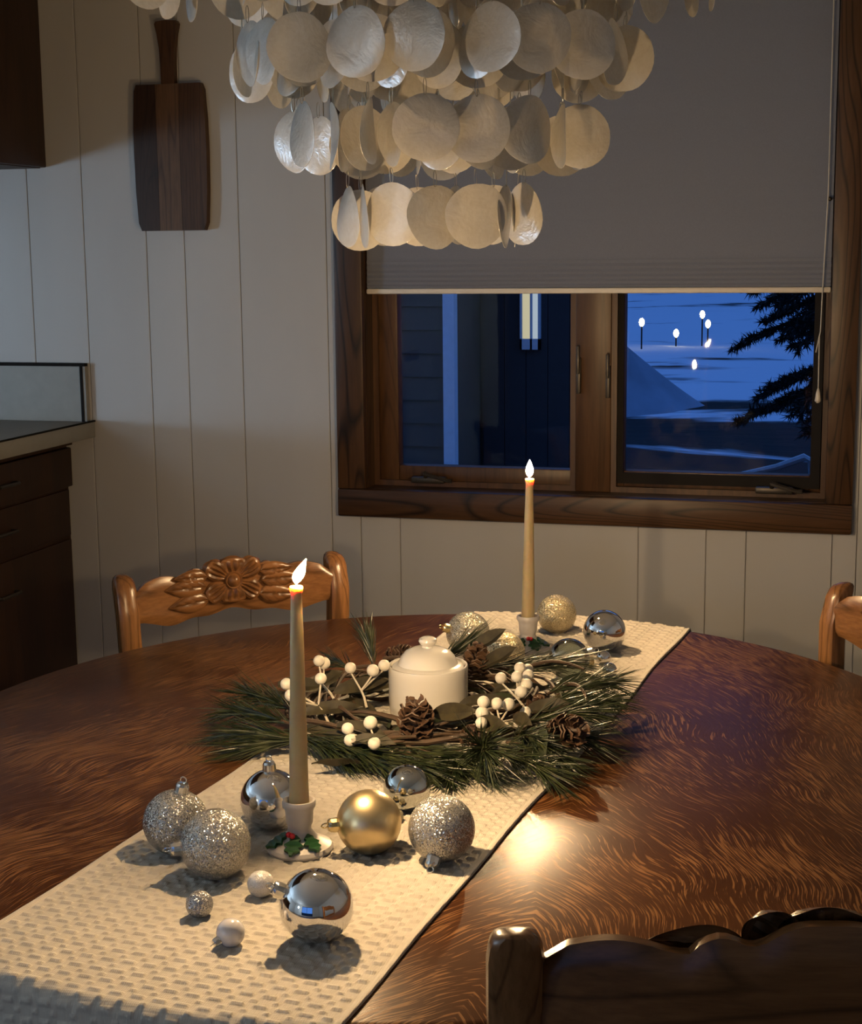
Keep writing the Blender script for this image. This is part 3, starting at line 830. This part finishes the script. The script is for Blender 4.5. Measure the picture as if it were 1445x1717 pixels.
ornament('tiny gold glitter ball in front of the smoky bauble', (-.549, 1.757), .0088, 'glitter_gold', -cn, 'gold_cap', GM, 'mini_bauble', False)
ornament('tiny plain gold ball behind the satin gold bauble', (-.572, 1.752), .0100, 'matte_gold', -cn, 'gold_cap', GM, 'mini_bauble', False)
ornament('tiny frosted white sparkly bauble beside the near mirror bauble', (-.628, 1.504), .0148, 'glitter_white', cr_*.85+cn*.4+cu*(-.12), 'silver_cap', GM, 'mini_bauble')
ornament('tiny silver glitter ball left of the tiny white baubles', (-.671, 1.437), .0147, 'glitter_mini', -cn*.4-cu*.7, 'silver_cap', GM, 'mini_bauble', False)
ornament('tiny pearly white bauble nearest the viewer, cap at lower left', (-.611, 1.380), .0147, 'pearl', cl*.75+cn*.6+cu*(-.3), 'silver_cap', GM, 'mini_bauble')
ornament('champagne glitter bauble behind the jar, left of the far candle', (-.667, 2.571), .0385, 'glitter_champagne', cl*.85+cu*.3+cn*.3, 'gold_cap', G2)
ornament('gold glitter bauble low in front of the far candle holder', (-.578, 2.475), .0340, 'glitter_gold', -cn, 'gold_cap', G2)
ornament('gold glitter bauble right behind the far candle', (-.546, 2.760), .0365, 'glitter_gold', -cn*.8+cr_*.4, 'gold_cap', G2)
ornament('mirror silver bauble at the far right end of the runner', (-.438, 2.647), .0375, 'chrome', -cn*.8+cu*.4, group=G2)
ornament('clear smoky glass bauble behind the right pine sprigs', (-.465, 2.455), .0345, 'clear_glass', cr_*.8+cu*.25, group=G2)
ornament('tiny mirror silver ball in front of the far mirror bauble', (-.424, 2.557), .0128, 'chrome', -cn, 'silver_cap', GM, 'mini_bauble', False)
ornament('tiny gold ball left of the tiny mirror ball', (-.447, 2.530), .0115, 'matte_gold', -cn, 'gold_cap', GM, 'mini_bauble', False)
ornament('tiny smoky mirror ball nearest the right pine needles', (-.401, 2.478), .0130, 'smoke_chrome', -cn, 'silver_cap', GM, 'mini_bauble', False)

# ------------------------------------------------------------------ lidded jar
jar = thing('lidded_jar', 'white glazed ceramic jar with domed lid inside the wreath', 'jar', (-.630, 2.186, RZ-.0005))
MB().lathe([(.048, 0), (.054, .002), (.0585, .012), (.0602, .03), (.0602, .074), (.0606, .082), (.0598, .085), (.0572, .085), (.0560, .082), (.0555, .02), (.02, .008), (.001, .008)], 48).build('body', 'ceramic', jar)
lid = MB().lathe([(.0535, .0795), (.0548, .081), (.0540, .0835), (.0500, .0862), (.0455, .0872), (.0440, .0900), (.0405, .0985), (.034, .1055), (.024, .1100), (.012, .1120), (.001, .1122)], 48).build('lid', 'ceramic', jar)
MB().lathe([(.0095, .1110), (.0085, .1145), (.0115, .1175), (.0140, .1215), (.0125, .1255), (.0075, .1280), (.001, .1285)], 24).build('knob', 'ceramic', lid)

# ------------------------------------------------------------------ wreath
WC = Vector((-.628, 2.165, RZ))
wr = thing('wreath', 'pine wreath with cones, leaves and white berries around the jar', 'wreath', WC)
rng = random.Random(11)
for k in range(20):                                 # grapevine ring
    ph, rr, hz = rng.uniform(0, 6.28), .158+rng.uniform(-.055, .045), .014+rng.uniform(0, .03)
    span = rng.uniform(3.2, 6.2); pts = []
    for i in range(36):
        a = ph+span*i/35
        pts.append((math.cos(a)*(rr+.012*math.sin(3*a+k)), math.sin(a)*(rr+.012*math.cos(4*a+k)), hz+.009*math.sin(5*a+2*k)))
    MB().tube(pts, [.0032+.001*math.sin(i)-.0006*(k % 3) for i in range(36)], 6).build('vine_twig', 'twig', wr)
for a0, a1, r0, r1, z0, z1 in ((2.5, 2.0, .19, .10, .045, .03), (2.2, 1.6, .2, .12, .05, .035), (.4, -.1, .2, .25, .045, .06), (3.5, 3.1, .2, .27, .03, .04), (.9, .5, .18, .25, .05, .065)):
    pts = [(math.cos(a0+(a1-a0)*u)*(r0+(r1-r0)*u), math.sin(a0+(a1-a0)*u)*(r0+(r1-r0)*u), z0+(z1-z0)*u+.012*math.sin(PI*u)) for u in [i/8 for i in range(9)]]
    MB().tube(pts, [.0035-.0018*i/8 for i in range(9)], 6).build('vine_twig', 'twig', wr)

def needle_geo(m, p, d, L, bend, r=.00085):
    d = d.normalized(); s = d.cross(Vector((rng.random()-.5, rng.random()-.5, 1))).normalized()
    base = len(m.v)
    for i, (t_, q) in enumerate(((0, 1.0), (.5, .9), (1.0, .12))):
        c = p+d*(L*t_)+bend*(t_*t_); x = s; y = d.cross(s)
        for k in range(3):
            a = 2*PI*k/3; m.v.append(tuple(c+(x*math.cos(a)+y*math.sin(a))*r*q))
    for i in range(2):
        for k in range(3):
            a, b = base+3*i+k, base+3*i+(k+1) % 3; m.f.append((a, b, b+3, a+3))
def sprig(p0, p1, n=230, L=.085, spread=.55, droop=.012):
    """a pine sprig from p0 to p1 (world), needles pointing forward along the stem"""
    p0, p1 = Vector(p0)-WC, Vector(p1)-WC
    ax = (p1-p0); m = MB()
    mid = (p0+p1)/2+Vector((0, 0, .008))
    def pos(u): return p0*(1-u)**2+mid*2*u*(1-u)+p1*u*u
    def tan(u): return ((mid-p0)*(1-u)+(p1-mid)*u).normalized()
    for k in range(int(n*.62)):
        u = rng.random()**.8; p = pos(u); d = tan(u)
        rv = Vector((rng.gauss(0, 1), rng.gauss(0, 1), rng.gauss(0, .75))); rv -= d*rv.dot(d); rv.normalize()
        dd = d+rv*rng.uniform(.12, spread)
        LL = L*rng.uniform(.65, 1.1)
        e = p+dd.normalized()*LL
        if e.z < .002: dd.z += (.004-e.z)/LL
        bz = -droop*rng.random(); 
        e = p+dd.normalized()*LL
        if e.z+bz < .001: bz = max(bz, .001-e.z) if e.z < .001 else 0
        needle_geo(m, p, dd, LL, Vector((0, 0, bz)))
    o = m.build('pine_sprig', 'needle', wr, smooth=False); o['kind'] = 'stuff'; o['label'] = 'spray of long green pine needles'
    pts = [pos(i/5) for i in range(6)]
    MB().tube(pts, [.0022-.0002*i for i in range(6)], 5).build('stem', 'twig', o)
def ringp(a, r, z): return (WC.x+math.cos(a)*r, WC.y+math.sin(a)*r, RZ+z)
D = math.radians
# left sprays
sprig((-.77, 1.99, .79), (-.885, 2.04, .790), 240); sprig((-.79, 2.03, .80), (-.88, 2.09, .80), 200); sprig((-.76, 1.97, .78), (-.86, 1.98, .775), 220)
sprig((-.74, 1.96, .78), (-.82, 1.94, .768), 200)
# along the front
sprig((-.80, 2.0, .78), (-.68, 1.925, .772), 240); sprig((-.74, 1.97, .785), (-.62, 1.905, .775), 240, .09); sprig((-.69, 1.95, .78), (-.56, 1.905, .775), 220, .09)
sprig((-.50, 1.98, .785), (-.475, 1.915, .800), 300, .075, 1.25); sprig((-.44, 1.99, .78), (-.55, 1.915, .775), 260, .08)
sprig((-.47, 1.97, .78), (-.40, 1.93, .775), 220, .08, .8); sprig((-.60, 1.97, .78), (-.48, 1.92, .77), 220)
sprig((-.52, 1.97, .77), (-.52, 1.90, .763), 200, .06, 1.0); sprig((-.46, 2.02, .79), (-.42, 1.985, .795), 240, .06, 1.0)
# right side
sprig((-.46, 2.08, .79), (-.375, 2.12, .80), 260, .075, .7); sprig((-.45, 2.13, .80), (-.36, 2.19, .80), 260, .08, .6); sprig((-.45, 2.20, .80), (-.37, 2.27, .805), 220, .08, .6)
sprig((-.45, 2.05, .785), (-.37, 2.05, .785), 240, .075, .7); sprig((-.47, 2.02, .78), (-.39, 1.99, .775), 200, .07, .7)
# back
sprig((-.60, 2.33, .79), (-.50, 2.365, .800), 130, .085, .4); sprig((-.55, 2.31, .79), (-.45, 2.34, .812), 170, .09, .38); sprig((-.48, 2.26, .79), (-.40, 2.30, .790), 150, .065, .45)
sprig((-.66, 2.32, .79), (-.615, 2.36, .825), 130, .085, .35); sprig((-.755, 2.31, .79), (-.775, 2.335, .83), 120, .07, .40)
sprig((-.77, 2.27, .79), (-.83, 2.31, .80), 90, .06, .5)

def leaf_mesh(L, Wd, curl, sag):
    m = MB(); nu, nv = 10, 4
    for i in range(nu+1):
        u = i/nu; w = Wd*math.sin(PI*min(1, .04+u*.96)**.85)**.9+.0006
        for j in range(nv+1):
            v = j/nv*2-1
            m.v.append((u*L, v*w, sag*u*u+curl*abs(v)*w+.0015*math.sin(9*u+v)))
    for i in range(nu):
        for j in range(nv):
            a = i*(nv+1)+j; m.f.append((a, a+1, a+nv+2, a+nv+1))
    me = m.mesh('leaf', 'leaf'); return me
leaf_ms = [leaf_mesh(.078, .0125, .5, -.014), leaf_mesh(.066, .0130, .7, .006), leaf_mesh(.088, .0115, .35, -.020)]
leaf_g = []
for me in leaf_ms: c = me.copy(); c.materials.clear(); c.materials.append(MATS['leaf_green']); leaf_g.append(c)
LEAVES = [  # world point, heading deg, pitch deg, roll deg, mesh, green
 ((-.70, 1.965, .802), -8, 4, 15, 0, 0), ((-.755, 1.985, .79), -22, 2, 30, 2, 0), ((-.665, 1.925, .795), 0, -4, 20, 1, 0), ((-.58, 2.035, .808), 5, 5, 60, 1, 0),
 ((-.515, 2.025, .80), -30, 8, 50, 1, 0), ((-.425, 2.02, .80), -75, -2, 20, 0, 1), ((-.415, 1.985, .790), -95, -14, -10, 1, 1), ((-.47, 2.06, .80), -50, 5, 40, 1, 0), ((-.56, 2.11, .80), 25, 8, 30, 0, 0),
 ((-.53, 2.20, .80), 10, 10, 25, 2, 0), ((-.46, 2.10, .80), 20, 6, 30, 1, 0), ((-.85, 2.06, .81), 20, -4, 20, 2, 0), ((-.84, 2.10, .815), 30, -4, 50, 0, 0), ((-.80, 2.13, .80), 60, 12, 30, 1, 0),
 ((-.77, 2.02, .80), 25, 10, 40, 2, 0), ((-.75, 2.10, .81), 35, 12, 50, 2, 0), ((-.74, 2.14, .80), 22, 14, 40, 0, 0), ((-.71, 2.17, .80), 60, 18, 30, 1, 0), ((-.57, 2.28, .81), 35, 22, 30, 1, 0),
 ((-.62, 1.955, .782), 190, -6, 15, 1, 0), ((-.645, 1.905, .772), -160, -4, 20, 1, 0), ((-.42, 2.16, .81), 10, -4, 25, 2, 1), ((-.72, 2.06, .79), -15, 4, 20, 0, 0), ((-.60, 2.34, .82), 20, 30, 40, 1, 0), ((-.44, 2.25, .80), 40, 8, 20, 0, 1)]
for k in range(30):                                  # dry leaves bedded in the vine ring
    a = k*.2094+rng.uniform(-.1, .1); r = rng.uniform(.085, .165)
    LEAVES.append(((WC.x+math.cos(a)*r, WC.y+math.sin(a)*r, RZ+rng.uniform(.022, .036)), math.degrees(a)+90+rng.uniform(-50, 50), rng.uniform(2, 12), rng.uniform(-35, 35), rng.choice((0, 1)), rng.random() < .4))
for p, hd, pt, ro, mi, gr in LEAVES:
    o = inst('leaf', (leaf_g if gr else leaf_ms)[mi], wr, Vector(p)-WC)
    o.rotation_euler = (Matrix.Rotation(D(hd), 3, 'Z') @ Matrix.Rotation(-D(pt), 3, 'Y') @ Matrix.Rotation(D(ro), 3, 'X')).to_euler()

def scale_mesh():
    m = MB(); rows = [(0, .0022, .0), (.35, .0040, .0012), (.7, .0066, .0), (.92, .0062, .0022), (1.0, .0032, .0030)]
    for x, w, z in rows:
        for v, dz in ((-1, -.0010), (0, .0010), (1, -.0010)): m.v.append((x*.0135, v*w, z+dz))
    n = len(m.v)
    for (x, y, z) in list(m.v): m.v.append((x, y, z-.0012))
    for i in range(len(rows)-1):
        for j in range(2):
            a = i*3+j; m.f += [(a, a+1, a+4, a+3), (n+a, n+a+3, n+a+4, n+a+1)]
    e = (len(rows)-1)*3
    for j in range(2): m.f.append((e+j, e+j+1, n+e+j+1, n+e+j))
    for i in range(len(rows)-1):
        for j in (0, 2): a = i*3+j; m.f.append((a, a+3, n+a+3, n+a))
    me = m.mesh('scale', 'cone'); me.materials.append(MATS['cone_tip'])
    for p in me.polygons:
        if sum(me.vertices[i].co.x for i in p.vertices)/len(p.vertices) > .0095: p.material_index = 1
    return me
scale_me = scale_mesh()
def pine_cone(p, rot, size, rows=9, label=None):
    h = .052
    c = MB().lathe([(.003, 0), (.009, .006), (.011, .016), (.009, .032), (.004, .047), (.001, .05)], 10).build('pine_cone', 'cone', wr, loc=Vector(p)-WC, rot=rot)
    c.scale = (size,)*3
    if label: c['label'] = label
    k = 0
    for i in range(rows):
        u = i/(rows-1); n = [6, 7, 7, 6, 6, 5, 4, 3, 2][min(8, int(u*8.99))]
        rr = (.35+.65*math.sin(PI*(.18+.72*u)))
        for j in range(n):
            a = 2*PI*j/n+i*2.4+rng.uniform(-.1, .1)
            tilt = -(-.25+1.05*u)+rng.uniform(-.12, .12)
            o = inst('scale', scale_me, c, (.006*rr*math.cos(a), .006*rr*math.sin(a), .004+h*.86*u))
            o.rotation_euler = (Matrix.Rotation(a, 3, 'Z') @ Matrix.Rotation(tilt, 3, 'Y')).to_euler()
            s_ = (.62+.75*math.sin(PI*(.22+.70*u)))*rng.uniform(.9, 1.08); o.scale = (s_, s_*1.05, s_)
pine_cone((-.593, 2.000, .781), (.10, -.05, .3), 1.12, label='open brown pine cone standing in front of the jar')
pine_cone((-.528, 2.030, .775), (.9, .5, .3), .72)
pine_cone((-.405, 2.035, .793), (1.25, .25, .9), 1.05)
pine_cone((-.452, 2.165, .785), (.5, -.9, .9), .72)
pine_cone((-.583, 2.285, .795), (-.2, .3, .9), .95)
pine_cone((-.755, 2.375, .786), (.15, 1.35, .5), .95)

# berry sprigs: a pale forked stem, felted white berries
def berry_sprig(root, pts, fork):
    root, fork = Vector(root)-WC, Vector(fork)-WC
    s = MB(); s.tube([root, root.lerp(fork, .5)+Vector((0, 0, .004)), fork], [.0021, .0019, .0017], 6)
    for p in pts:
        e = Vector(p)-WC; s.tube([fork, fork.lerp(e, .5)+Vector((0, 0, -.003)), e-Vector((0, 0, .006))], [.0016, .0014, .0012], 6)
    o = s.build('berry_sprig', 'berry_stem', wr)
    o['label'] = 'pale forked twig of white felted berries'
    for p in pts:
        inst('berry', berry_me, o, Vector(p)-WC, (rng.random()*3, rng.random()*3, 0), (rng.uniform(.92, 1.06),)*3)
berry_me = MB().ball((0, 0, 0), .0092, 18, 12).mesh('berry', 'berry')
berry_sprig((-.735, 2.03, .785), [(-.803, 2.042, .835), (-.782, 2.005, .830), (-.752, 2.048, .845)], (-.752, 2.035, .808))
berry_sprig((-.74, 2.09, .79), [(-.782, 2.124, .850), (-.779, 2.137, .843)], (-.768, 2.10, .820))
berry_sprig((-.70, 2.10, .79), [(-.735, 2.131, .840), (-.698, 2.126, .840), (-.688, 2.150, .842)], (-.712, 2.112, .812))
berry_sprig((-.605, 1.925, .785), [(-.673, 1.935, .810), (-.667, 1.928, .796), (-.646, 1.953, .815), (-.627, 1.911, .800)], (-.635, 1.937, .795))
berry_sprig((-.455, 2.11, .785), [(-.516, 2.182, .825), (-.493, 2.209, .835), (-.485, 2.153, .837), (-.476, 2.190, .830), (-.472, 2.159, .824), (-.474, 2.135, .820), (-.49, 2.250, .822)], (-.482, 2.150, .803))
berry_sprig((-.455, 2.055, .785), [(-.507, 2.038, .830), (-.491, 2.051, .825), (-.478, 2.068, .820), (-.508, 2.034, .815), (-.502, 2.005, .810), (-.460, 2.099, .800)], (-.485, 2.045, .800))

# ------------------------------------------------------------------ capiz chandelier
CH = Vector((-.575, 2.06, 0))
chd = thing('chandelier', 'tiered chandelier of round translucent capiz shell discs above the table', 'chandelier', (CH.x, CH.y, 1.96))
rng = random.Random(5)
def disc_mesh(seed):
    r_ = random.Random(seed); m = MB(); n = 28; Rr = .0412
    ph = [r_.uniform(0, 6.28) for _ in range(4)]
    def rad(a): return Rr*(1+.014*math.sin(2*a+ph[0])+.009*math.sin(3*a+ph[1])+.006*math.sin(7*a+ph[2]))
    cup = r_.uniform(.0015, .0045)
    for side, t_ in ((0, .0), (1, -.0009)):
        m.v.append((0, t_-cup*.0, 0))
        for q in (.35, .7, .93, 1.0):
            for k in range(n):
                a = 2*PI*k/n; rr = rad(a)*q
                y = cup*q*q*math.cos(2*a+ph[3])+.002*q*q+t_*(1 if q < 1 else .6)
                m.v.append((rr*math.cos(a), y, rr*math.sin(a)))
    S = 1+4*n
    for side in (0, 1):
        b = side*S
        for k in range(n): m.f.append((b, b+1+k, b+1+(k+1) % n))
        for q in range(3):
            for k in range(n):
                a0 = b+1+q*n+k; a1 = b+1+q*n+(k+1) % n; m.f.append((a0, a0+n, a1+n, a1))
    for k in range(n):
        a0 = 1+3*n+k; a1 = 1+3*n+(k+1) % n; m.f.append((a0, a0+S, a1+S, a1))
    return m.mesh('capiz_disc', 'capiz')
discs = [disc_mesh(i) for i in range(8)]
hk = MB()
hk.tube([(.0022*math.cos(a), 0, .0485+.0105*math.sin(a)) for a in [2*PI*i/14 for i in range(15)]], .00055, 4, False)
hook_me = hk.mesh('hook', 'wire')
PITCH = .1
rings = [(.116, 13, 1, .3), (.194, 18, 2, .1), (.258, 22, 3, .25), (.388, 30, 4, .05)]
for ri, (rad, cnt, row0, off) in enumerate(rings):
    for k in range(cnt):
        a = 2*PI*(k+off)/cnt+rng.uniform(-.05, .05); jz = rng.uniform(-.004, .004)
        for row in range(row0, 6):
            if row == 5 and ri < 2: continue
            z = 1.50+PITCH*(row-1)+jz+(.018 if ri == 3 else 0)
            rot = a+PI/2+rng.choice([rng.gauss(0, .35), rng.gauss(0, .8), rng.uniform(-1.5, 1.5)])
            o = inst('capiz_disc', rng.choice(discs), chd, (rad*math.cos(a)+rng.uniform(-.004, .004), rad*math.sin(a)+rng.uniform(-.004, .004), z-1.96), (rng.gauss(0, .05), rng.gauss(0, .03), rot))
            inst('hook', hook_me, o, (0, 0, 0), (0, 0, rng.uniform(0, 3)))
fm = MB()
for rad, *_ in rings: fm.torus((0, 0, 0), rad, .004, 48, 6)
for k in range(6):
    a = k*PI/3; fm.tube([(0, 0, .0), (.39*math.cos(a), .39*math.sin(a), 0)], .004, 6)
fm.build('frame', 'fixture', chd)
MB().tube([(0, 0, 0), (0, 0, ZC-1.96-.02)], .006, 8).build('rod', 'fixture', chd)
MB().lathe([(.06, ZC-1.96-.03), (.065, ZC-1.96-.015), (.065, ZC-1.96)], 24).build('canopy', 'fixture', chd)

# ------------------------------------------------------------------ outside
def terrain():
    xs = np.linspace(-70, 60, 131); ys = np.concatenate([np.linspace(4.2, 40, 120), np.linspace(41, 160, 60)])
    def hz(x, y):
        z = -.62+.18*math.sin(x*.35+y*.21)*math.sin(y*.17)+.25*max(0, (y-20)/60)
        return z+.10*mnoise.noise(Vector((x*.4, y*.4, 0)))
    m = MB(); n = len(xs)
    for y in ys:
        for x in xs: m.v.append((x, y, hz(x, y)))
    for j in range(len(ys)-1):
        for i in range(n-1): a = j*n+i; m.f.append((a, a+1, a+n+1, a+n))
    struct(m.build('snow_ground', 'snow'), 'blue dusk snow with bare dark patches outside the window')
    m = MB().box(-70, 60, -80, YF-.2, -.6, -.5); struct(m.build('snow_ground', 'snow', smooth=False), 'snowy ground behind the house')
terrain()
def sky_block_hill():                      # unseen hill, added to keep the sky's reflection off the table
    m = MB(); n = 160; rows = 10
    for j in range(rows):
        v = j/(rows-1)
        for i in range(n+1):
            x = -170+340*i/n
            h = (34+7*mnoise.noise(Vector((x*.018, 0, 3)))+2.2*mnoise.noise(Vector((x*.35, v*5, 1)))+1.6*(i % 2))*v
            m.v.append((x, 108+34*v+2*mnoise.noise(Vector((x*.2, v*4, 0))), -1.5+h))
    for j in range(rows-1):
        for i in range(n): a = j*(n+1)+i; m.f.append((a, a+1, a+n+2, a+n+1))
    struct(m.build('sky_block_hill', 'spruce', smooth=False), 'dark hill out of view, added to block the low sky')
sky_block_hill()
# neighbouring wing with a white corner board and a lit window
nb = thing('neighbouring_house', 'dark sided wing of a house with white corner board outside', 'house', (-2.15, 8.0, -.7))
for i in range(24):
    MB().prism([(-3.2, i*.125), (-.045, i*.125), (-.045, i*.125+.128), (-3.2, i*.125+.128)], -.0, .02).build('plank', 'siding', nb, smooth=False, rot=(-.10, 0, 0), loc=(0, 0, 0))
for i, o in enumerate([c for c in nb.children]):
    o.data = nb.children[0].data; o.location = (0, -.012, i*.125); 
MB().box(-3.2, 0, .02, 2.5, 0, 3.0).build('wall', 'siding', nb, smooth=False)
MB().box(-.04, .022, -.05, .02, 0, 3.05).build('corner_board', 'white_trim', nb, smooth=False)
for i in range(5):
    MB().box(.024+i*.125, .145+i*.125, .58, .62, 0, 3.0).build('board', 'smooth_dark', nb, smooth=False)
MB().box(.0, .648, .62, .80, 0, 3.0).build('wall', 'smooth_dark', nb, smooth=False)
MB().prism([(-3.5, 3.0), (.8, 3.0), (.8, 3.1), (-3.5, 3.1)], -.4, 2.6).build('roof', 'roof', nb, smooth=False)
wn = MB(); wx0, wx1, wz0, wz1 = .245, .360, 1.615, 2.35
for b in ((wx0, wx0+.012, wz0, wz1), (wx1-.012, wx1, wz0, wz1), (wx0+.058, wx0+.070, wz0, wz1), (wx0, wx1, wz0, wz0+.06), (wx0, wx1, wz1-.02, wz1)): wn.box(b[0], b[1], .54, .575, b[2], b[3])
wo = wn.build('window', 'white_trim', nb, smooth=False)
MB().box(wx0+.012, wx0+.058, .56, .57, wz0+.06, wz1-.02).build('pane', 'lit_yellow', wo, smooth=False)
MB().box(wx0+.070, wx1-.012, .56, .57, wz0+.06, wz1-.02).build('pane', 'lit_white', wo, smooth=False)
# distant garden lamps
for lab, x, y, z in (('leftmost distant warm lamp shining beyond the snow', -4.29, 30, .10), ('lowest and brightest distant lamp above the snow', -3.75, 31, -.16), ('uppermost distant lamp of the close pair', -3.45, 33, .13), ('lower distant lamp of the close pair', -3.23, 32, -.02)):
    t = thing('garden_lamp', lab, 'lamp', (x, y, -.75), group='distant lamps in the snow')
    MB().tube([(0, 0, 0), (0, 0, z+.70)], .016, 6).build('post', 'dark_frame', t)
    MB().lathe([(.015, z+.68), (.042, z+.71), (.054, z+.76), (.042, z+.81), (.015, z+.84)], 12).build('bulb', 'far_lamp', t)
# snow mound; the shade on its slope is put into a darker grey
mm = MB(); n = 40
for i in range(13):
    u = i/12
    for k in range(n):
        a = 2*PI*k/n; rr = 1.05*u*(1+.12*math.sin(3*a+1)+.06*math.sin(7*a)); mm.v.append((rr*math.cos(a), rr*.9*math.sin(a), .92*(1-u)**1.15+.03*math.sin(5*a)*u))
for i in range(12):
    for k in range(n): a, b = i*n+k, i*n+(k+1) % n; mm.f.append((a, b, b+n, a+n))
tag(mm.build('snow_mound', 'shaded_snow', loc=(-3.15, 20.5, -.68)), 'pointed grey mound standing in the blue snow outside', 'mound')
# bent snowy branch near the house
tag(MB().tube([(-1.45, 13.5, -.55), (-1.1, 13.4, -.46), (-.75, 13.3, -.36), (-.52, 13.3, -.27), (-.46, 13.3, -.30), (-.44, 13.3, -.60)], [.02, .025, .028, .035, .035, .03], 7).build('fallen_branch', 'snowy_wood'), 'bent snow-dusted branch lying on the dark ground', 'branch')
# spruce reaching into the right pane
sp = thing('spruce_tree', 'dark spruce tree with drooping boughs outside the right pane', 'tree', (.15, 10.4, -.75))
MB().tube([(0, 0, 0), (.02, 0, 2), (0, .02, 6.5)], [.16, .13, .02], 10).build('trunk', 'bark', sp)
rng = random.Random(21)
def bough(z, a, L, n=420):
    m = MB(); tip = Vector((math.cos(a)*L, math.sin(a)*L, -.22*L)); b0 = Vector((0, 0, z))
    def pos(u): return b0+tip*u+Vector((0, 0, .22*L*u*(1-u)*1.4-.05*u))
    m.tube([pos(i/6) for i in range(7)], [.022-.003*i for i in range(7)], 5)
    side = Vector((-math.sin(a), math.cos(a), 0))
    for k in range(26):
        u = .18+.82*k/25; p = pos(u); s_ = 1 if k % 2 else -1
        tl = L*.34*(1.05-u)+.07
        d = (side*s_*rng.uniform(.5, 1)+tip.normalized()*rng.uniform(.6, 1)+Vector((0, 0, rng.uniform(-.35, -.02)))).normalized()
        m.tube([p, p+d*tl*.5, p+d*tl-Vector((0, 0, .05*tl))], [.007, .005, .002], 3)
        for q in range(n//26):
            t_ = rng.random(); c = p+d*tl*t_
            nd = (d*rng.uniform(.3, 1)+Vector((rng.gauss(0, 1), rng.gauss(0, 1), rng.gauss(0, 1)-.2))*.7).normalized()
            ln = rng.uniform(.04, .075); sd = nd.cross(Vector((rng.random(), rng.random(), 1))).normalized()*.008
            b = len(m.v); m.v += [tuple(c-sd), tuple(c+sd), tuple(c+nd*ln)]; m.f.append((b, b+1, b+2))
    o = m.build('bough', 'spruce', sp, smooth=False)
for i, z in enumerate((1.38, 1.52, 1.86, 1.98, 2.10, 2.22, 2.4, 2.7, 3.0, 3.4, 3.8, 4.3, 4.8, 5.3)):
    L = 1.25*(1-(z-.5)/6.5)
    nb_ = 9 if z < 2.3 else 6
    for k in range(nb_):
        a = 2*PI*k/nb_+i*.55+rng.uniform(-.2, .2)
        bough(z, a, L*rng.uniform(.8, 1.05), 1400 if z < 2.3 else 420)
